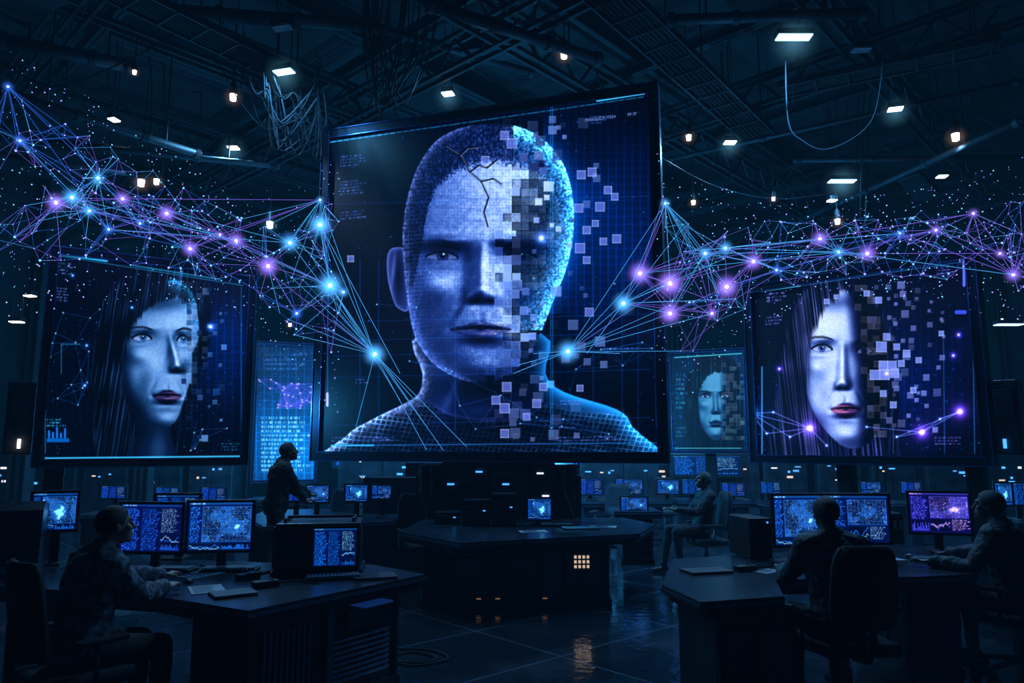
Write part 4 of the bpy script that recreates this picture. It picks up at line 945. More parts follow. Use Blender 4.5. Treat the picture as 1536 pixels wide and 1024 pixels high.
network('sparkling cyan and violet network stretching left from the huge screen',
    [(480, 337, 1.8, 0), (495, 428, 2.0, 0), (562, 531, 1.7, 0), (435, 364, 1.4, 0), (402, 399, 1.5, 2), (354, 361, 1.2, 2), (285, 373, 1.1, 2), (250, 320, 1.2, 2), (184, 298, 1.0, 2), (134, 316, .9, 0), (108, 296, 1.2, 0), (84, 304, 1.2, 2), (147, 267, .9, 0), (30, 211, .7, 1), (163, 344, .7, 1), (515, 438, .8, 0), (445, 470, .8, 1), (12, 130, .6, 1), (210, 335, .6, 1), (330, 352, .6, 2), (480, 300, .6, 0)],
    [(-40, 115), (60, 165), (150, 205), (250, 262), (350, 322), (440, 335), (510, 290)], [(-40, 405), (100, 395), (250, 405), (350, 430), (430, 505), (510, 545)], 225, lambda x: 7.0 + 1.6 * max(0, min(x, 560)) / 480, 5,
    [(0, (495, 428)), (0, (562, 531)), (1, (562, 531)), (1, (600, 600)), (2, (640, 675)), (2, (665, 675)), (2, (622, 600)), (1, (640, 640)), (2, (700, 670)), (0, (600, 560)), (1, (515, 438)), (4, (420, 470)), (2, (500, 480)), (2, (530, 655))])
network('sparkling violet and cyan network stretching right from the huge screen',
    [(1005, 425, 1.8, 2), (960, 410, 1.6, 2), (935, 455, 1.5, 0), (852, 527, 1.6, 0), (1005, 470, 1.5, 2), (1058, 380, 1.0, 0), (1090, 430, 1.6, 2), (1088, 372, 1.0, 0), (1130, 392, 1.2, 2), (1230, 358, 1.1, 2), (1258, 378, .8, 0), (1301, 380, 1.1, 2), (1165, 405, .7, 1), (1404, 345, .7, 2), (1460, 320, .6, 2), (1520, 412, .9, 2), (1068, 470, .8, 2), (998, 305, .7, 0), (1350, 350, .6, 1), (1500, 380, .6, 2)],
    [(985, 280), (1030, 330), (1100, 330), (1230, 328), (1400, 312), (1570, 275)], [(985, 540), (1060, 530), (1130, 455), (1230, 415), (1400, 420), (1570, 445)], 205, lambda x: 8.2 - 1.2 * max(0, x - 850) / 690, 8,
    [(3, (775, 548)), (3, (935, 455)), (3, (1005, 470)), (2, (1005, 425)), (3, (770, 560)), (1, (1005, 425)), (2, (880, 530)), (3, (930, 530)), (4, (935, 455)), (0, (998, 300)), (3, (800, 530))])
# ---------------------------------------------------------------- monitors
def monitor(label, p, rz, w_, h_, kind, zdesk, stand=True, group=None):
    z = p.z - zdesk
    r = thing('monitor', label, 'monitor', (p.x, p.y, zdesk), rz, group)
    bm = NB()
    b = .022
    for s in (-1, 1): box(bm, (s * (w_ / 2 + b / 2), .005, z), (b, .035, h_ + 2 * b), bev=.004)
    for s in (-1, 1): box(bm, (0, .005, z + s * (h_ / 2 + b / 2)), (w_, .035, b), bev=.004)
    box(bm, (0, .035, z), (w_ * .95, .035, h_ * .92), bev=.01); box(bm, (0, .06, z), (w_ * .5, .04, h_ * .55), bev=.01)
    obj('casing', bm, M_BLACK, r)
    panel_obj(r, kind, 0, z, w_, h_, 0)
    if stand:
        bm = NB(); box(bm, (0, .085, z * .5 + .01), (.07, .03, z), bev=.006); obj('stand_neck', bm, M_BLACK, r)
        bm = NB(); box(bm, (0, .05, .009), (w_ * .5, .2, .018), bev=.006); obj('stand_foot', bm, M_BLACK, r)
    return r
DZ = .76
def mon_px(label, x0, y0, x1, y1, Y, rz, kind, zd=DZ, group=None):
    c = at((x0 + x1) / 2, (y0 + y1) / 2, Y); k = c.y / (F * cp) * .985
    w_ = (x1 - x0) * k / max(.5, math.cos(rz)) - .03; h_ = (y1 - y0) * k - .03
    return monitor(label, c, rz, w_, h_, kind, zd, group=group)
# ---------------------------------------------------------------- desks
def vent(parent, x0, x1, z0, z1, y, n, vertical=False, m=None):
    bm = NB()
    for i in range(n):
        if vertical: box(bm, (x0 + (x1 - x0) * (i + .5) / n, y, (z0 + z1) / 2), ((x1 - x0) / n * .45, .02, z1 - z0))
        else: box(bm, ((x0 + x1) / 2, y, z0 + (z1 - z0) * (i + .5) / n), (x1 - x0, .02, (z1 - z0) / n * .5), rx=.3)
    return obj('vent_grille', bm, m or M_RACK, parent)
def pedestal_part(desk, c, s, rz, style, ztop=.7):
    bm = NB(); box(bm, (0, 0, ztop / 2), (s[0], s[1], ztop), bev=.012); box(bm, (0, 0, .04), (s[0] + .04, s[1] + .04, .08), bev=.008)
    for q in (-1, 1): box(bm, (q * (s[0] / 2 - .02), -s[1] / 2 - .008, ztop / 2), (.03, .02, ztop - .06))
    o = obj('pedestal', bm, M_DESK, desk); o.location = (c[0] - desk.location[0], c[1] - desk.location[1], 0); o.rotation_euler = (0, 0, rz)
    y = -s[1] / 2 - .012
    if 'v' in style: vent(o, -s[0] * .42, -s[0] * .12, .16, ztop - .12, y, 9, True, M_EDGE)
    if 'w' in style: vent(o, s[0] * .02, s[0] * .42, .16, ztop - .12, y, 9, True, M_EDGE)
    if 'h' in style: vent(o, s[0] * .02, s[0] * .42, .14, ztop * .62, y, 8, False, M_EDGE)
    if 'd' in style:
        for k in range(3):
            bm = NB(); box(bm, (s[0] * .2, y, .2 + k * .19), (s[0] * .48, .02, .165), bev=.005); d = obj('drawer', bm, M_RACK, o)
            bm = NB(); box(bm, (s[0] * .2, y - .025, .23 + k * .19), (s[0] * .2, .02, .018), bev=.004); obj('drawer_handle', bm, M_CHROME, o)
    return o
def desk(label, poly_world, z=DZ, th_=.055, cat='desk'):
    cx = sum(p[0] for p in poly_world) / len(poly_world); cy = sum(p[1] for p in poly_world) / len(poly_world)
    d = thing('desk', label, cat, (cx, cy, 0))
    bm = NB(); prism(bm, [(p[0] - cx, p[1] - cy) for p in poly_world], z - th_, z, .006); obj('desktop', bm, M_TOP, d)
    bm = NB(); prism(bm, [((p[0] - cx) * 1.004, (p[1] - cy) * 1.004) for p in poly_world], z - th_ * .75, z - th_ * .35); obj('edge_highlight', bm, M_EDGE, d)  # paler metal strip put in to stand for the highlight along desk edges
    bm = NB(); prism(bm, [((p[0] - cx) * .97, (p[1] - cy) * .97) for p in poly_world], z - th_ - .05, z - th_ - .001); obj('under_frame', bm, M_DESK, d)
    return d
def xy(p): return (p.x, p.y)
PA = [xy(onz(640, 861, DZ)), xy(onz(560, 846, DZ)), (-2.0, 6.15), (-3.6, 6.5), (-3.75, 5.2), xy(onz(232, 893, DZ)), xy(onz(372, 916, DZ))]
deskA = desk('large dark left desk with vented end cabinet, man in camouflage seated', PA[::-1])
ca = onz(372, 916, DZ); cb = onz(640, 861, DZ)
ang = math.atan2(cb.y - ca.y, cb.x - ca.x); mid = (ca + cb) / 2; nrm = V((-math.sin(ang), math.cos(ang), 0))
pc = mid + nrm * .42 - V((math.cos(ang), math.sin(ang), 0)) * .03
pA = pedestal_part(deskA, pc, ((cb - ca).length * .84, .56), ang, 'vh')
bm = NB(); box(bm, (.3, -.3, .63), (.26, .26, .014), bev=.003); obj('pull_out_shelf', bm, emat('blue_shelf_glow', (.02, .12, .6), .14), pA)  # faint shelf emission imitates blue light lying on its top
bm = NB(); box(bm, (.28, -.3, .53), (.3, .04, .12), bev=.004); obj('drawer', bm, M_RACK, pA)
bm = NB(); box(bm, (-.02, -.3, .35), (.05, .04, .6), bev=.004); obj('corner_post', bm, M_EDGE, pA)
pedestal_part(deskA, (-3.35, 5.75), (.5, .6), 0.2, 'd')
pedestal_part(deskA, (-1.95, 5.55), (.55, .5), 0.1, 'h')
o = thing('computer_tower', 'black computer tower standing under the left desk', 'computer', (-1.78, 4.95, 0), -.3)
bm = NB(); box(bm, (0, 0, .25), (.24, .45, .48), bev=.012); obj('case', bm, M_BLACK, o)
vent(o, -.1, .1, .06, .3, -.235, 8, False, M_EDGE)
bm = NB(); box(bm, (0, -.235, .42), (.16, .01, .02)); obj('drive_bay', bm, M_RACK, o)
PB = [(1.02, 5.2), (1.14, 4.62), (1.72, 4.8), (1.86, 5.38), (2.95, 5.5), (3.45, 5.62), (3.72, 6.2), (4.8, 6.7), (4.8, 7.4), (3.2, 7.0), (1.35, 6.35)]
deskB = desk('large dark right desk with vented cabinet, two people seated at it', PB)
pb = pedestal_part(deskB, (1.46, 5.02), (.56, .5), .25, 'vw')
pedestal_part(deskB, (1.75, 5.95), (.5, .5), .1, 'd')
pedestal_part(deskB, (3.3, 6.5), (.5, .6), .3, 'h')
pedestal_part(deskB, (4.5, 6.95), (.45, .45), .3, 'd')
PC = [xy(onz(597, 797, DZ)), xy(onz(690, 814, DZ)), xy(onz(960, 800, DZ)), xy(onz(985, 786, DZ)), xy(onz(935, 776, DZ)), xy(onz(640, 776, DZ))]
deskC = desk('dark centre desk below the huge screen with glowing warm button panel', PC)
pcx = at(772, 830, 8.3).x
oC = pedestal_part(deskC, (pcx, 8.55), (2.0, .9), .04, '')
for x, w_ in ((-.62, .5), (-.05, .5)):
    for z in (.2, .42):
        bm = NB(); box(bm, (x, -.47, z), (w_, .02, .18), bev=.006); obj('drawer', bm, M_RACK, oC)
        bm = NB(); box(bm, (x, -.49, z + .04), (w_ * .5, .015, .015)); obj('drawer_handle', bm, M_CHROME, oC)
vent(oC, -.85, -.1, .54, .66, -.47, 4, False, M_EDGE)
vent(oC, .28, .48, .1, .6, -.47, 6, True, M_EDGE)
bm = NB(); box(bm, (.7, -.47, .42), (.34, .02, .3), bev=.006); bpn = obj('button_panel', bm, M_RACK, oC)
for i in range(4):
    for j in range(3):
        bm = NB(); box(bm, (.63 + i * .045, -.485, .42 + j * .05), (.026, .01, .03)); obj('lit_button', bm, emat('button_light', (1, .75, .55), .6), oC)
for x in (-.4, -.2, .3):
    bm = NB(); box(bm, (x, -.5, .1), (.05, .01, .01)); obj('indicator_light', bm, emat('amber_light', (1, .5, .25), .2), oC)
PD = [xy(onz(372, 776, DZ)), xy(onz(395, 790, DZ)), xy(onz(590, 782, DZ)), xy(onz(612, 770, DZ)), xy(onz(580, 762, DZ)), xy(onz(400, 764, DZ))]
deskD = desk('long low desk behind the near left desk, standing person at it', PD)
for x in (415, 565): pedestal_part(deskD, xy(at(x, 780, 9.7)), (.5, .5), 0, 'd')
def simple_desk(label, x0, x1, Y, dp=.8):
    a = at(x0, 740, Y).x; b = at(x1, 740, Y).x
    d = desk(label, [(a, Y - dp / 2), (b, Y - dp / 2), (b, Y + dp / 2), (a, Y + dp / 2)])
    for x in (a + .35, b - .35): pedestal_part(d, (x, Y), (.45, dp * .7), 0, 'd')
    return d
simple_desk('distant desk with a row of monitors, right of the pedestal', 862, 1000, 13.2)
simple_desk('distant desk behind the seated reclining person', 1010, 1125, 13.2)
simple_desk('low desk with one lit monitor between pedestal and reclining person', 915, 985, 11.2)
simple_desk('distant desk behind the small left monitors', 500, 640, 12.4)
simple_desk('distant desk at far left beneath the left screen', 130, 360, 10.6)
simple_desk('distant desk at far right edge behind the right monitors', 1470, 1600, 9.6)
simple_desk('distant desk under the blue data screen', 372, 480, 13.5)
simple_desk('distant desk under the right violet screen', 1135, 1400, 12.6)
mon_px('bright map monitor right of the man in camouflage', 283, 752, 378, 826, 5.75, .12, 'map')
mon_px('code monitor just in front of the man in camouflage', 176, 755, 277, 828, 5.7, -.12, 'code')
mon_px('monitor at far left between hooded console and camouflaged man', 52, 738, 112, 796, 6.0, .3, 'map2')
mon_px('monitor mostly hidden behind the code monitor', 232, 741, 300, 790, 6.3, 0, 'code2')
mon_px('left map monitor of the right desk', 1158, 742, 1236, 818, 6.15, .1, 'map')
mon_px('wide code monitor right of the dark-clothed person\'s head', 1240, 742, 1332, 814, 6.2, -.1, 'mix')
mon_px('violet monitor in front of the rightmost person', 1368, 738, 1450, 800, 6.75, -.25, 'purple')
mon_px('small monitor at right frame edge, left one', 1493, 724, 1518, 758, 9.5, -.2, 'map2')
mon_px('small monitor at right frame edge, right one', 1519, 724, 1545, 758, 9.5, -.1, 'code2')
for i, (a, b, c, d, Y, rz, k, lb) in enumerate([(460, 727, 493, 754, 9.9, .3, 'map', 'small monitor nearest the standing person\'s hands'), (432, 729, 459, 752, 10.0, .3, 'code', 'dim small monitor just beside the standing person'), (517, 726, 552, 753, 9.9, .1, 'map2', 'small monitor in the middle of the mid-left desk'), (556, 727, 588, 749, 9.9, -.1, 'mix', 'small monitor at the right end of the mid-left desk')]):
    mon_px(lb, a, b, c, d, Y, rz, k)
for (a, b, c, d, Y, rz, k, lb) in [(868, 718, 905, 742, 13, .1, 'code', 'distant monitor nearest the pedestal\'s right side'), (922, 718, 965, 742, 13, 0, 'mix', 'distant monitor second from the pedestal'), (985, 719, 1019, 741, 13, 0, 'map2', 'distant monitor left of the reclining person\'s head'), (1022, 718, 1056, 741, 13, 0, 'code2', 'distant monitor directly behind the reclining person\'s head'), (1082, 724, 1118, 744, 13, -.1, 'code', 'distant monitor right of the reclining person'), (930, 745, 972, 769, 11, .05, 'map', 'bright low monitor left of the reclining person'), (150, 728, 190, 748, 10.5, 0, 'code', 'distant dim monitor under the left screen, left'), (232, 730, 270, 748, 10.5, 0, 'code2', 'distant dim monitor under the left screen, middle'), (300, 730, 340, 750, 10.5, 0, 'code', 'distant dim monitor under the left screen, right'),
        (1140, 722, 1172, 740, 12.5, 0, 'code2', 'distant monitor under the right screen\'s left end'), (1290, 722, 1322, 740, 12.5, 0, 'mix', 'distant monitor just right of the dark-clothed person\'s head'), (1350, 722, 1384, 740, 12.5, 0, 'code', 'distant monitor above the violet monitor')]:
    mon_px(lb, a, b, c, d, Y, rz, k)
mon_px('monitor on the centre desk right of the pedestal', 790, 747, 828, 780, 8.9, .2, 'map2')
c = at(8, 790, 5.6)
o = thing('control_console', 'black slanted hooded console at the far left edge', 'console', (c.x, c.y, DZ), .45)
bm = NB(); prism_yz(bm, [(-.25, 0), (.3, 0), (.3, .48), (.05, .52), (-.05, .46), (-.12, .08), (-.25, .05)], -.3, .24); obj('body', bm, M_DESK, o)
bm = NB(); box(bm, (-.03, -.1, .27), (.42, .02, .3), rx=-.17, bev=.005); obj('screen', bm, mat('dark_glass', (.01, .014, .025), .1), o)
vent(o, -.25, .2, .02, .05, -.262, 2, False)
c = onz(468, 862, DZ)
o = thing('rugged_terminal', 'black rugged computer with side fins and lit display on left desk', 'computer', (c.x, c.y + .22, DZ), .15)
bm = NB(); box(bm, (0, 0, .19), (.62, .42, .36), bev=.02); box(bm, (0, 0, .015), (.66, .46, .03), bev=.005); obj('case', bm, M_DESK, o)
bm = NB()
for i in range(9): box(bm, (-.28 + i * .025, -.22, .19), (.01, .03, .3))
for i in range(12): box(bm, (-.318, -.17 + i * .03, .19), (.02, .012, .3))
obj('cooling_fins', bm, M_EDGE, o)
panel_obj(o, 'code2', .125, .195, .31, .27, -.216)
bm = NB()
for s in (-1, 1):
    box(bm, (.125 + s * .165, -.218, .195), (.02, .02, .31)); box(bm, (.125, -.218, .195 + s * .145), (.31, .02, .02))
obj('bezel', bm, M_BLACK, o)
bm = NB()
for s in (-1, 1): box(bm, (s * .25, 0, .385), (.02, .3, .03), bev=.004)
box(bm, (0, 0, .4), (.5, .03, .02), bev=.004); obj('carry_handle', bm, M_RACK, o)
c = onz(1132, 836, DZ); o = thing('computer_tower', 'black computer tower standing on the right desk', 'computer', (c.x, c.y + .1, DZ), .15)
bm = NB(); box(bm, (0, 0, .17), (.2, .4, .33), bev=.01); obj('case', bm, M_BLACK, o); vent(o, -.08, .08, .04, .2, -.205, 6, False)
bm = NB(); box(bm, (0, -.204, .27), (.14, .01, .02)); obj('drive_bay', bm, M_RACK, o)
bm = NB(); box(bm, (.06, -.206, .3), (.012, .008, .012)); obj('indicator_light', bm, E_LED, o)
for i in range(3):
    c = onz(1340 + i * 9, 818, DZ); o = thing('ring_binder', ['leftmost', 'middle', 'rightmost'][i] + ' of three upright binders between the right desk monitors', 'binder', (c.x, c.y + .15, DZ), -.1)
    bm = NB(); box(bm, (0, 0, .15), (.045, .24, .29), bev=.004); obj('cover', bm, mat('binder_grey', (.05, .05, .06), .6), o)
    bm = NB(); box(bm, (0, -.122, .19), (.03, .004, .08)); obj('spine_label', bm, M_PAPER, o)
def equip(px_, py_, Y, s, label, name='equipment_box', led=True, z=DZ):
    c = at(px_, py_, Y); o = thing(name, label, 'equipment', (c.x, c.y, z))
    bm = NB(); box(bm, (0, 0, s[2] / 2), s, bev=.012); obj('case', bm, M_BLACK, o)
    vent(o, -s[0] * .4, s[0] * .1, s[2] * .2, s[2] * .8, -s[1] / 2 - .006, 5)
    bm = NB(); box(bm, (s[0] * .3, -s[1] / 2 - .008, s[2] * .6), (s[0] * .2, .012, s[2] * .2)); obj('panel', bm, M_RACK, o)
    if led:
        bm = NB(); box(bm, (s[0] * .3, -s[1] / 2 - .016, s[2] * .6), (.03, .006, .012)); obj('indicator_light', bm, E_LED, o)
equip(715, 780, 9.0, (.32, .3, .3), 'left black equipment box on the centre desk')
equip(756, 780, 8.9, (.28, .28, .38), 'tall middle black equipment box on the centre desk')
equip(672, 785, 9.2, (.3, .3, .14), 'low black equipment box at left of the centre desk')
equip(596, 740, 10.8, (.9, .5, 1.25), 'tall dark cabinet left of the pedestal', 'equipment_cabinet', True, 0)
equip(646, 740, 11.2, (.7, .5, 1.45), 'tall dark cabinet touching the pedestal\'s left side', 'equipment_cabinet', True, 0)
def keyboard(label, p, rz, w_=.42):
    o = thing('keyboard', label, 'keyboard', (p.x, p.y, DZ), rz)
    bm = NB(); box(bm, (0, 0, .011), (w_, .15, .02), bev=.004); obj('base', bm, M_BLACK, o)
    bm = NB()
    for i in range(14):
        for j in range(5): box(bm, (-w_ / 2 + .03 + i * (w_ - .06) / 13, -.055 + j * .027, .026), (.021, .02, .01))
    obj('keys', bm, mat('key_plastic', (.2, .23, .3), .5), o)
def paper(label, p, rz, w_=.21, h_=.29, txt=True):
    o = thing('paper_sheet', label, 'paper', (p.x, p.y, DZ + .001), rz)
    bm = NB(); box(bm, (0, 0, .002), (w_, h_, .003)); obj('sheet', bm, M_PAPER, o)
    bm = NB(); q = random.Random(int(p.x * 999))
    for j in range(9):
        l = q.uniform(.5, .8) * w_; box(bm, (-w_ * .4 + l / 2, h_ * .4 - j * h_ * .095, .004), (l, h_ * .03, .001))
    obj('printing', bm, mat('ink', (.03, .03, .05), .6), o)
def mouse(label, p):
    o = thing('computer_mouse', label, 'mouse', (p.x, p.y, DZ), .3)
    bm = NB(); ball(bm, (0, 0, .012), (.032, .055, .024)); obj('shell', bm, M_BLACK, o, True)
    bm = NB(); cone(bm, (-.004, .03, .036), (.004, .03, .036), .009, n=10); obj('scroll_wheel', bm, M_RACK, o)
def radio(label, p, rz):
    o = thing('handheld_radio', label, 'radio', (p.x, p.y, DZ), rz)
    bm = NB(); box(bm, (0, 0, .022), (.075, .17, .042), bev=.008); obj('body', bm, M_BLACK, o)
    bm = NB(); cone(bm, (.02, .08, .022), (.02, .22, .022), .009, .006, 8); obj('antenna', bm, M_CABLE, o)
    bm = NB(); cone(bm, (-.02, .08, .022), (-.02, .105, .022), .011, n=10); obj('knob', bm, M_CABLE, o)
    bm = NB(); box(bm, (0, .03, .044), (.05, .04, .003)); obj('display', bm, mat('dark_glass', (.01, .014, .025), .1), o)
def folder(label, p, rz, w_=.3, h_=.22, m=None):
    o = thing('folder', label, 'folder', (p.x, p.y, DZ), rz)
    bm = NB(); box(bm, (0, 0, .016), (w_, h_, .006)); box(bm, (0, 0, .003), (w_, h_, .006)); box(bm, (-w_ / 2, 0, .0095), (.006, h_, .019)); obj('cover', bm, m or mat('folder_dark', (.03, .035, .05), .5), o)
    bm = NB(); box(bm, (.004, 0, .0095), (w_ - .02, h_ - .012, .0065)); obj('pages', bm, M_PAPER, o)
keyboard('keyboard in front of the bright map monitor', onz(345, 856, DZ), .12)
keyboard('second keyboard in front of the camouflaged man\'s code monitor', onz(262, 856, DZ), -.1, .3)
keyboard('keyboard in front of the rugged terminal', onz(500, 868, DZ), .3, .4)
keyboard('keyboard at the left end of the right desk', onz(1195, 846, DZ), .1, .36)
keyboard('keyboard on the centre desk near its middle', onz(835, 789, DZ), 0, .4)
keyboard('keyboard before the violet monitor', at(1405, 825, 6.2), -.3, .38)
paper('white sheet left of the near keyboard on left desk', onz(300, 862, DZ), -.4)
paper('white sheet near the left desk\'s front edge', onz(310, 884, DZ), .5)
paper('printed sheet on the right desk beside the seated person\'s shoulder', onz(1322, 838, DZ), .2, .3, .24)
paper('white sheet on the right desk near the tower', onz(1152, 857, DZ), .6, .2, .14)
paper('white sheet on the centre desk left of its middle', onz(800, 797, DZ), .2, .3, .2)
paper('white sheet on the centre desk near its right end', onz(905, 790, DZ), -.2, .3, .2)
paper('small sheet at the mid-left desk', onz(500, 775, DZ), .1, .3, .22)
mouse('black mouse near the camouflaged man\'s hand', onz(283, 874, DZ)); mouse('black mouse on the right desk beside the printed sheet', onz(1365, 836, DZ))
radio('handheld radio near the front of the left desk', onz(398, 880, DZ), -.9); radio('handheld radio lying behind the first on the left desk', onz(372, 868, DZ), -.6); radio('handheld radio on the right desk\'s left end', onz(1118, 856, DZ), -1.2)
folder('dark folder at the right corner of the left desk', onz(562, 866, DZ), .3); folder('dark folder at the left tip of the right desk', onz(1060, 858, DZ), .25, .34, .2); folder('dark folder on the left desk\'s front corner', onz(350, 892, DZ), .6, .26, .2); folder('dark folder on the centre desk\'s right end', onz(870, 793, DZ), .1, .4, .24); folder('dark folder on the mid-left desk', onz(440, 778, DZ), .1, .4, .24)
def surf_cable(px_pts, lb, z=DZ + .008, rr=.006):
    cable([onz(x, y, z) for x, y in px_pts], rr, lb, name='desk_cable')
surf_cable([(380, 848), (392, 858), (410, 856), (425, 866), (440, 862), (455, 872), (480, 874)], 'thin black cable winding in front of the rugged terminal')
surf_cable([(300, 846), (318, 851), (330, 846), (345, 848)], 'thin black cable behind the near keyboard on left desk')
surf_cable([(1160, 838), (1175, 846), (1150, 848), (1130, 846)], 'thin black cable beside the tower on the right desk')
# ---------------------------------------------------------------- office chairs
def chair(label, x, y, head, zs=.46, detail=True, group=None):
    o = thing('office_chair', label, 'chair', (x, y, 0), head, group)
    bm = NB(); box(bm, (0, .0, zs - .035), (.5, .48, .09), bev=.035); obj('seat', bm, M_FABRIC, o, True)
    bm = NB()
    rows = []
    for j in range(9):
        t = j / 8; z = zs + .1 + t * .52; wd = .23 * (1 - .25 * (2 * t - 1) ** 4) * (1 - .08 * t); yb = -.25 - .07 * t * t - .02 * math.sin(t * 3.1)
        rows.append([(s * wd, yb + .05 * (s * s), z) for s in [k / 4 for k in range(-4, 5)]])
    vf = [[bm.verts.new((x_, y_ + .0, z_)) for x_, y_, z_ in rw] for rw in rows]; vb = [[bm.verts.new((x_, y_ - .055, z_)) for x_, y_, z_ in rw] for rw in rows]
    for j in range(8):
        for k in range(8):
            bm.faces.new((vf[j][k], vf[j][k + 1], vf[j + 1][k + 1], vf[j + 1][k])); bm.faces.new((vb[j][k], vb[j + 1][k], vb[j + 1][k + 1], vb[j][k + 1]))
        for a, b_ in ((0, 0), (8, 8)): bm.faces.new((vf[j][a], vf[j + 1][a], vb[j + 1][a], vb[j][a]))
    for k in range(8):
        for j in (0, 8): bm.faces.new((vf[j][k], vf[j][k + 1], vb[j][k + 1], vb[j][k]))
    bmesh.ops.recalc_face_normals(bm, faces=bm.faces)
    bmesh.ops.bevel(bm, geom=[e for e in bm.edges if e.calc_face_angle(0) > 1], offset=.014, segments=2, affect='EDGES')
    obj('backrest', bm, M_FABRIC, o, True)
    bm = NB(); tube(bm, [(0, -.1, zs - .1), (0, -.26, zs - .08), (0, -.33, zs + .02), (0, -.335, zs + .3)], .025, 8); obj('back_bracket', bm, M_BLACK, o, True)
    for s in (-1, 1):
        bm = NB(); tube(bm, [(s * .2, 0, zs - .08), (s * .29, 0, zs - .06), (s * .3, -.02, zs + .17)], .016, 8); ar = obj('armrest', bm, M_BLACK, o, True)
        bm = NB(); box(bm, (s * .3, .01, zs + .19), (.07, .27, .03), bev=.012); obj('arm_pad', bm, M_FABRIC, ar)
    bm = NB(); cone(bm, (0, 0, .09), (0, 0, zs - .2), .032, n=12); cone(bm, (0, 0, zs - .2), (0, 0, zs - .075), .02, .022, 12); box(bm, (0, 0, zs - .095), (.2, .2, .03), bev=.006); obj('gas_column', bm, M_CHROME, o)
    for k in range(5):
        a = k * 2 * math.pi / 5 + .3; c_, s_ = math.cos(a), math.sin(a)
        bm = NB(); tube(bm, [(c_ * .02, s_ * .02, .12), (c_ * .16, s_ * .16, .1), (c_ * .29, s_ * .29, .075)], .019, 8); lg = obj('base_leg', bm, M_CHROME, o, True)
        bm = NB()
        for q in (-1, 1): cone(bm, (c_ * .29 - s_ * .006 * q, s_ * .29 + c_ * .006 * q, .028), (c_ * .29 - s_ * .024 * q, s_ * .29 + c_ * .024 * q, .028), .028, n=14)
        cone(bm, (c_ * .29, s_ * .29, .03), (c_ * .29, s_ * .29, .07), .007, n=8); obj('caster', bm, M_BLACK, lg)
    return o
# ---------------------------------------------------------------- people
def fuse(name, bm, voxel, it, m, parent, wr=0.0, ws=14, label=None):
    me = bpy.data.meshes.new('tmp'); bm.to_mesh(me); bm.free()
    t = bpy.data.objects.new('tmp', me); C.objects.link(t)
    md = t.modifiers.new('r', 'REMESH'); md.mode = 'VOXEL'; md.voxel_size = voxel
    s = t.modifiers.new('s', 'SMOOTH'); s.factor = .5; s.iterations = it
    bpy.context.view_layer.update()
    out = bpy.data.meshes.new_from_object(t.evaluated_get(bpy.context.evaluated_depsgraph_get()))
    bpy.data.objects.remove(t)
    out.materials.clear(); out.materials.append(m)
    if wr:
        for v_ in out.vertices:
            p = v_.co; q = noise.noise(p * ws) + .5 * noise.noise(p * ws * 2.3)
            v_.co = p + v_.normal * (q * wr)
    out.polygons.foreach_set('use_smooth', [True] * len(out.polygons)); out.name = name
    o = bpy.data.objects.new(name, out); C.objects.link(o); o.parent = parent
    if label: o['label'] = label
    return o
def ik(S, W, l1, l2, hint):
    d = W - S; L_ = d.length
    if L_ > (l1 + l2) * .985: W = S + d.normalized() * (l1 + l2) * .985; d = W - S; L_ = d.length
    u = d.normalized(); a = (l1 * l1 - l2 * l2 + L_ * L_) / (2 * L_); h = math.sqrt(max(0, l1 * l1 - a * a))
    p = hint - u * hint.dot(u); p.normalize()
    return S + u * a + p * h, W
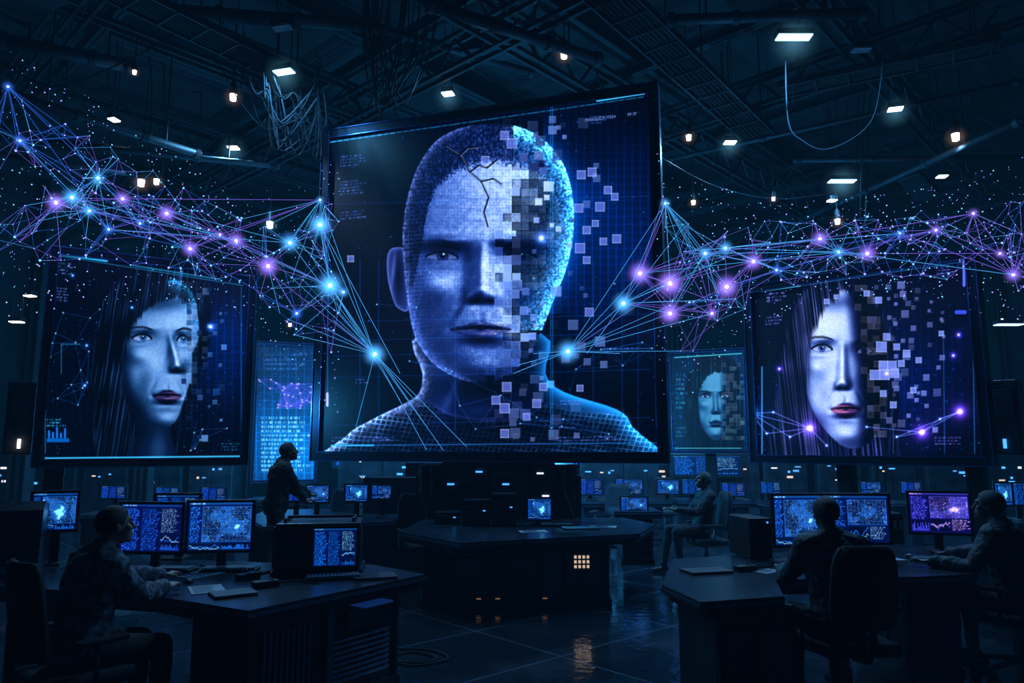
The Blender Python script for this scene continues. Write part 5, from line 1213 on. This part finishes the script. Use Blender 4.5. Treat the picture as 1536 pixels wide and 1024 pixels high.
def person(label, x, y, head, hands, seated=True, lean=.08, yaw=0, pitch=0, skin=None, jacket=None, knees=None, feet=None, k=1.0, zs=.46, hair=M_HAIR, recline=0.0, hstyle='short', bulk=.0):
    skin = skin or M_SKIN; jacket = jacket or M_JDARK
    root = thing('person', label, 'person', (x, y, 0), head)
    inv = Matrix.Rotation(-head, 3, 'Z')
    def loc(p): return inv @ (V(p) - V((x, y, 0)))
    hz = (zs + .1) if seated else .95
    pel = V((0, 0, hz)); lv = V((0, lean - recline, 1)).normalized()
    if recline: pel.y += .06
    wa = pel + lv * .18; ch = pel + lv * .34; nb = pel + lv * .52 + V((0, .0, 0)); hc = nb + V((0, .035 + lean * .3, .155))
    sh = [nb + V((s * .18, 0, -.055)) for s in (-1, 1)]
    Hr = (Matrix.Rotation(yaw, 3, 'Z') @ Matrix.Rotation(-pitch, 3, 'X'))
    W = [loc(h) for h in hands]; El = []
    for i, s in enumerate((-1, 1)):
        e, w_ = ik(sh[i], W[i], .295, .265, V((s * .45, -.35, -1))); El.append(e); W[i] = w_
    if seated:
        kn = [V((s * .13, .43, zs + .06)) for s in (-1, 1)]; ft = [V((s * .14, .42, .085)) for s in (-1, 1)]
        if knees: kn = [V(p) for p in knees]
        if feet: ft = [V(p) for p in feet]
    else:
        kn = [V((s * .1, .03, .5)) for s in (-1, 1)]; ft = [V((s * .11, -.01, .085)) for s in (-1, 1)]
    hip = [pel + V((s * .09, 0, -.02)) for s in (-1, 1)]
    def H(p): return hc + Hr @ V(p)
    def torso(bm, g):
        ball(bm, pel, (.16 + g, .115 + g, .115 + g)); limb(bm, [pel + V((-.05, 0, 0)), wa + V((-.05, 0, 0)), ch + V((-.065, 0, 0))], [.105 + g, .098 + g, .108 + g]); limb(bm, [pel + V((.05, 0, 0)), wa + V((.05, 0, 0)), ch + V((.065, 0, 0))], [.105 + g, .098 + g, .108 + g])
        ball(bm, ch + V((0, -.01, .04)), (.165 + g, .108 + g, .15 + g)); limb(bm, [sh[0], (sh[0] + sh[1]) / 2 + V((0, 0, .02)), sh[1]], [.062 + g, .075 + g, .062 + g])
        limb(bm, [sh[0] + V((.05, 0, .0)), nb + V((0, 0, .02))], [.05 + g, .052 + g]); limb(bm, [sh[1] + V((-.05, 0, .0)), nb + V((0, 0, .02))], [.05 + g, .052 + g])
    def arm(bm, i, g, t=1.0):
        w_ = El[i] + (W[i] - El[i]) * t
        limb(bm, [sh[i], sh[i] + (El[i] - sh[i]) * .4, El[i], El[i] + (w_ - El[i]) * .35, w_], [.058 + g, .05 + g, .038 + g, .041 + g, .027 + g * 1.0])
    def leg(bm, i, g, t=1.0):
        f = kn[i] + (ft[i] - kn[i]) * t
        limb(bm, [hip[i], hip[i] + (kn[i] - hip[i]) * .5, kn[i], kn[i] + (f - kn[i]) * .35, f], [.092 + g, .078 + g, .056 + g, .054 + g, .036 + g])
    bm = NB(); torso(bm, -.012)
    for i in (0, 1): arm(bm, i, -.004); leg(bm, i, -.008)
    limb(bm, [nb + V((0, 0, -.03)), H((0, -.02, -.05))], [.056, .052])
    ball(bm, H((0, -.012, .025)), (.074, .093, .088), Hr, 3); ball(bm, H((0, .03, -.045)), (.058, .06, .068), Hr, 3); ball(bm, H((0, .068, -.093)), (.026, .022, .02), Hr)
    limb(bm, [H((0, .082, .012)), H((0, .107, -.028))], [.009, .014]); ball(bm, H((0, .097, -.032)), (.019, .013, .009), Hr)
    ball(bm, H((0, .08, .03)), (.05, .013, .01), Hr); ball(bm, H((0, .087, -.062)), (.026, .01, .007), Hr); ball(bm, H((0, .085, -.073)), (.022, .01, .007), Hr)
    for s in (-1, 1):
        ball(bm, H((s * .076, -.012, -.008)), (.009, .02, .032), Hr); ball(bm, H((s * .045, .06, -.02)), (.022, .018, .018), Hr)
    for i, s in enumerate((-1, 1)):
        d = (W[i] - El[i]).normalized(); d2 = V((d.x, d.y, d.z * .25)).normalized(); n = V((0, 0, 1)); sd_ = d2.cross(n).normalized(); n = sd_.cross(d2)
        B = Matrix((sd_, d2, n)).transposed()
        pc_ = W[i] + d2 * .052 - n * .004
        ball(bm, pc_, (.04, .05, .016), B); limb(bm, [W[i] - d * .02, W[i] + d2 * .02], [.026, .023])
        for j, (o_, l_) in enumerate(((-.03, .062), (-.01, .074), (.011, .07), (.03, .055))):
            b0 = W[i] + d2 * .085 + sd_ * o_; b1 = b0 + d2 * l_ * .42 + n * .008 + sd_ * o_ * .12; b2 = b1 + d2 * l_ * .3 - n * l_ * .18; b3 = b2 + d2 * l_ * .16 - n * l_ * .22
            limb(bm, [b0, b1, b2, b3], [.0098, .0092, .0084, .0074], 8)
        ts = s * -1 * 1.0
        t0 = W[i] + d2 * .03 + sd_ * ts * .028; t1 = t0 + d2 * .03 + sd_ * ts * .024 - n * .006; t2 = t1 + d2 * .03 + sd_ * ts * .006 - n * .004
        limb(bm, [t0, t1, t2], [.013, .011, .009], 8)
    fuse('body', bm, .0065, 3, skin, root)
    bm = NB(); torso(bm, .012 + bulk); ball(bm, pel + V((0, 0, .06)), (.178 + bulk, .14 + bulk, .1))
    for i in (0, 1): arm(bm, i, .014 + bulk * .7, .93)
    limb(bm, [nb + V((-.03, -.01, .012)), nb + V((.03, -.01, .012))], [.054, .054]); limb(bm, [nb + V((0, -.012, 0)), nb + V((0, -.008, .03))], [.068, .06])
    if hstyle == 'hood': limb(bm, [nb + V((-.06, -.07, -.03)), nb + V((0, -.1, -.05)), nb + V((.06, -.07, -.03))], [.045, .055, .045])
    jk = fuse('jacket', bm, .011, 3, jacket, root, .014, 13)
    bm = NB(); ball(bm, pel, (.166, .125, .115))
    for i in (0, 1): leg(bm, i, .008, .95)
    fuse('trousers', bm, .012, 3, M_TROU, root, .006, 11)
    for i in (0, 1):
        bm = NB(); f = ft[i]
        limb(bm, [f + V((0, -.03, -.035)), f + V((0, .06, -.045)), f + V((0, .15, -.053))], [.044, .042, .032]); limb(bm, [f + V((0, 0, .04)), f + V((0, -.01, -.02))], [.045, .045])
        ob = fuse('shoe', bm, .009, 2, M_SHOE, root)
        for v_ in ob.data.vertices: v_.co.z = max(v_.co.z, .002)
    bm = NB(); g = {'short': .01, 'hood': .01, 'buzz': .006}[hstyle]
    ball(bm, V((0, -.014, .028)), (.074 + g, .093 + g, .088 + g), None, 4)
    bmesh.ops.bisect_plane(bm, geom=bm.verts[:] + bm.edges[:] + bm.faces[:], plane_co=(0, .045, .045), plane_no=(0, .82, -.57), clear_outer=True)
    bmesh.ops.bisect_plane(bm, geom=bm.verts[:] + bm.edges[:] + bm.faces[:], plane_co=(0, 0, -.035), plane_no=(0, 0, -1), clear_outer=True)
    bmesh.ops.transform(bm, matrix=Matrix.Translation(hc) @ Hr.to_4x4(), verts=bm.verts)
    h_ = obj('hair', bm, hair, root, True)
    sm = h_.modifiers.new('s', 'SOLIDIFY'); sm.thickness = .01; sm.offset = -1
    for s in (-1, 1):
        bm = NB(); ball(bm, H((s * .03, .078, .008)), (.011, .008, .006), Hr); obj('eye', bm, mat('eye_glossy', (.1, .1, .12), .15), root, True)
    return root
def heading(dx, dy): return math.atan2(-dx, dy)
hA = heading(.62, .79); ax, ay = -2.47, 4.36
person('man in camouflage jacket seated at the left desk, hand on desk', ax, ay, hA, [onz(262, 866, .82), onz(246, 880, .82)], lean=.16, yaw=-.12, pitch=-.1, skin=M_SKIN, jacket=M_CAMO, hstyle='buzz', bulk=.014)
chair('black office chair under the man in camouflage', ax, ay - .0, hA)
hB = heading(.0, 1); bx, by = 2.16, 5.05
person('dark-clothed person seen from behind at the middle of right desk', bx, by, hB, [V((1.98, 5.55, .81)), V((2.36, 5.57, .81))], lean=.1, skin=M_SKIND, hstyle='short', bulk=.014)
chair('black office chair under the person seen from behind, right desk', bx + .02, by - .02, hB + .1)
hC = heading(-.55, .83); cx_, cy_ = 3.82, 5.75
person('rightmost person leaning left with arm stretched over the right desk', cx_, cy_, hC, [V((3.26, 5.88, .81)), V((3.66, 6.33, .81))], lean=.14, yaw=.25, pitch=-.1, skin=M_SKIND, hstyle='hood', bulk=.014)
chair('black office chair under the rightmost person', cx_, cy_, hC - .05)
ex = at(1058, 780, 10.2).x
hE = heading(-1, -.1)
pe = person('person reclining in office chair in the middle distance, facing left', ex, 10.2, hE, [V((ex - .42, 10.0, .86)), V((ex - .4, 10.38, .84))], lean=0, recline=.16, pitch=-.25, skin=M_SKIND, jacket=M_JBLACK, hstyle='short', knees=[(-.14, .46, .56), (.13, .47, .57)], feet=[(-.14, .4, .085), (.13, .56, .085)])
chair('black office chair under the reclining middle-distance person', ex, 10.2, hE)
dx_ = at(412, 740, 9.1).x
person('standing dark-clothed person silhouetted behind the mid-left desk', dx_, 9.15, heading(.9, .45), [V((dx_ + .42, 9.15, 1.0)), V((dx_ + .36, 9.5, 1.02))], seated=False, lean=.12, skin=M_SKIND, jacket=M_JBLACK, hstyle='short', pitch=-.2, bulk=.02)
for lb, px_, Y, h_ in (('empty office chair among the small left monitors', 505, 10.6, 2.9), ('empty chair between mid-left desk and pedestal', 632, 9.6, 3.6), ('empty chair beside the low lit monitor right of pedestal', 917, 11.9, 2.6), ('empty distant chair behind the distant monitors', 1000, 14.4, 3.2)):
    chair(lb, at(px_, 740, Y).x, Y, h_)
# ---------------------------------------------------------------- background cabinets with small lit panels
r = random.Random(31)
def rack(label, px_, Y, w_, h_, lights, group=None, rz=0):
    x = at(px_, 700, Y).x
    o = thing('equipment_cabinet', label, 'equipment cabinet', (x, Y, 0), rz, group)
    bm = NB(); box(bm, (0, 0, h_ / 2), (w_, .7, h_), bev=.02); obj('cabinet_body', bm, M_RACK, o)
    for s in (-1, 1):
        bm = NB(); box(bm, (s * w_ / 4, -.36, h_ / 2), (w_ * .46, .03, h_ * .9), bev=.006); d = obj('door', bm, M_DESK, o)
        bm = NB(); box(bm, (s * .06, -.39, h_ * .5), (.02, .03, .2), bev=.004); obj('door_handle', bm, M_CHROME, d)
    vent(o, -w_ * .4, w_ * .4, h_ * .1, h_ * .3, -.385, 6)
    for i in range(lights):
        bm = NB(); zz = h_ * r.uniform(.5, .93); box(bm, (r.uniform(-.4, .4) * w_, -.385, zz), (r.choice([.05, .08, .14]), .012, r.choice([.03, .05])))
        obj('indicator_light', bm, r.choice([E_WIN, E_LED, E_LED, emat('led_white', (.8, .85, 1), 1.2), emat('panel_blue', (.1, .4, .9), 1.0)]), o)
for i, px_ in enumerate((95, 170, 250, 325, 545, 610, 680, 750, 830, 900, 965, 1035, 1100, 1170, 1250, 1330, 1410, 1490, 20, 440)):
    rack('dark equipment cabinet with small lit indicators in the distant back row', px_, 18.2, 1.05, 1.5 + r.choice([0, .1, .25]), 5, 'back row of equipment cabinets')
for lb, x0, x1, y0, y1, Y, kd in (('added glow panel with console image at the back, left of the data screen', 300, 370, 640, 700, 21, 'code2'), ('wide added glow panel with console image at the back, under the huge screen', 500, 620, 640, 700, 21.5, 'mix'), ('added glow panel with console image at the back, just right of the huge screen', 860, 990, 650, 705, 21.5, 'map2'), ('added glow panel with console image at the back, below the small teal screen', 1010, 1110, 684, 712, 17.2, 'code2')):
    a = at(x0, y1, Y); b = at(x1, y0, Y)
    o = thing('added_glow_panel', lb, 'screen', ((a.x + b.x) / 2, Y, 0)); ww = b.x - a.x; hh = b.z - a.z; zc_ = (a.z + b.z) / 2  # panels added to give more glow behind the desks
    bm = NB(); box(bm, (0, .08, zc_), (ww + .12, .1, hh + .12), bev=.01); obj('casing', bm, M_BLACK, o)
    panel_obj(o, kd, 0, zc_, ww, hh, .02)
    bm = NB(); box(bm, (0, .16, (zc_) / 2), (.2, .1, zc_)); obj('support_post', bm, M_BLACK, o)
a = onz(590, 985, 0)
cable([(a.x, a.y, .012), (a.x + .15, a.y + .1, .012), (a.x + .35, a.y - .05, .012), (a.x + .28, a.y - .2, .012), (a.x + .05, a.y - .15, .012), (a.x - .1, a.y + .05, .012)], .009, 'coiled black cable on the floor beside the left desk cabinet', name='floor_cable')
cable([(a.x - .02, a.y - .1, .012), (a.x + .2, a.y - .28, .012), (a.x + .45, a.y - .1, .012), (a.x + .3, a.y + .15, .012), (a.x, a.y + .2, .012)], .009, 'second loop of cable on the floor beside the left desk', name='floor_cable')
# ---------------------------------------------------------------- added blue fill lights without fixtures, placed behind the screens
def pt(name, loc, e, col, rad=.1):
    ld = bpy.data.lights.new(name, 'POINT'); ld.energy = e; ld.color = col; ld.shadow_soft_size = rad
    o = bpy.data.objects.new(name, ld); C.objects.link(o); o.location = loc
pt('added_backlight', (-.6, 11.6, 2.8), 200, (.04, .42, 1)); pt('added_backlight', (.6, 11.2, 2.2), 140, (.04, .45, 1))
pt('added_backlight', (-4.4, 9.7, 2.3), 100, (.05, .45, 1)); pt('added_backlight', (4.8, 10.2, 2.4), 90, (.08, .38, 1))
pt('added_backlight', (-5.6, 16.4, 2.2), 300, (.04, .48, 1)); pt('added_backlight', (4.2, 15.3, 2.6), 260, (.04, .48, 1)); pt('added_backlight', (0, 16.5, 2.3), 300, (.04, .48, 1))
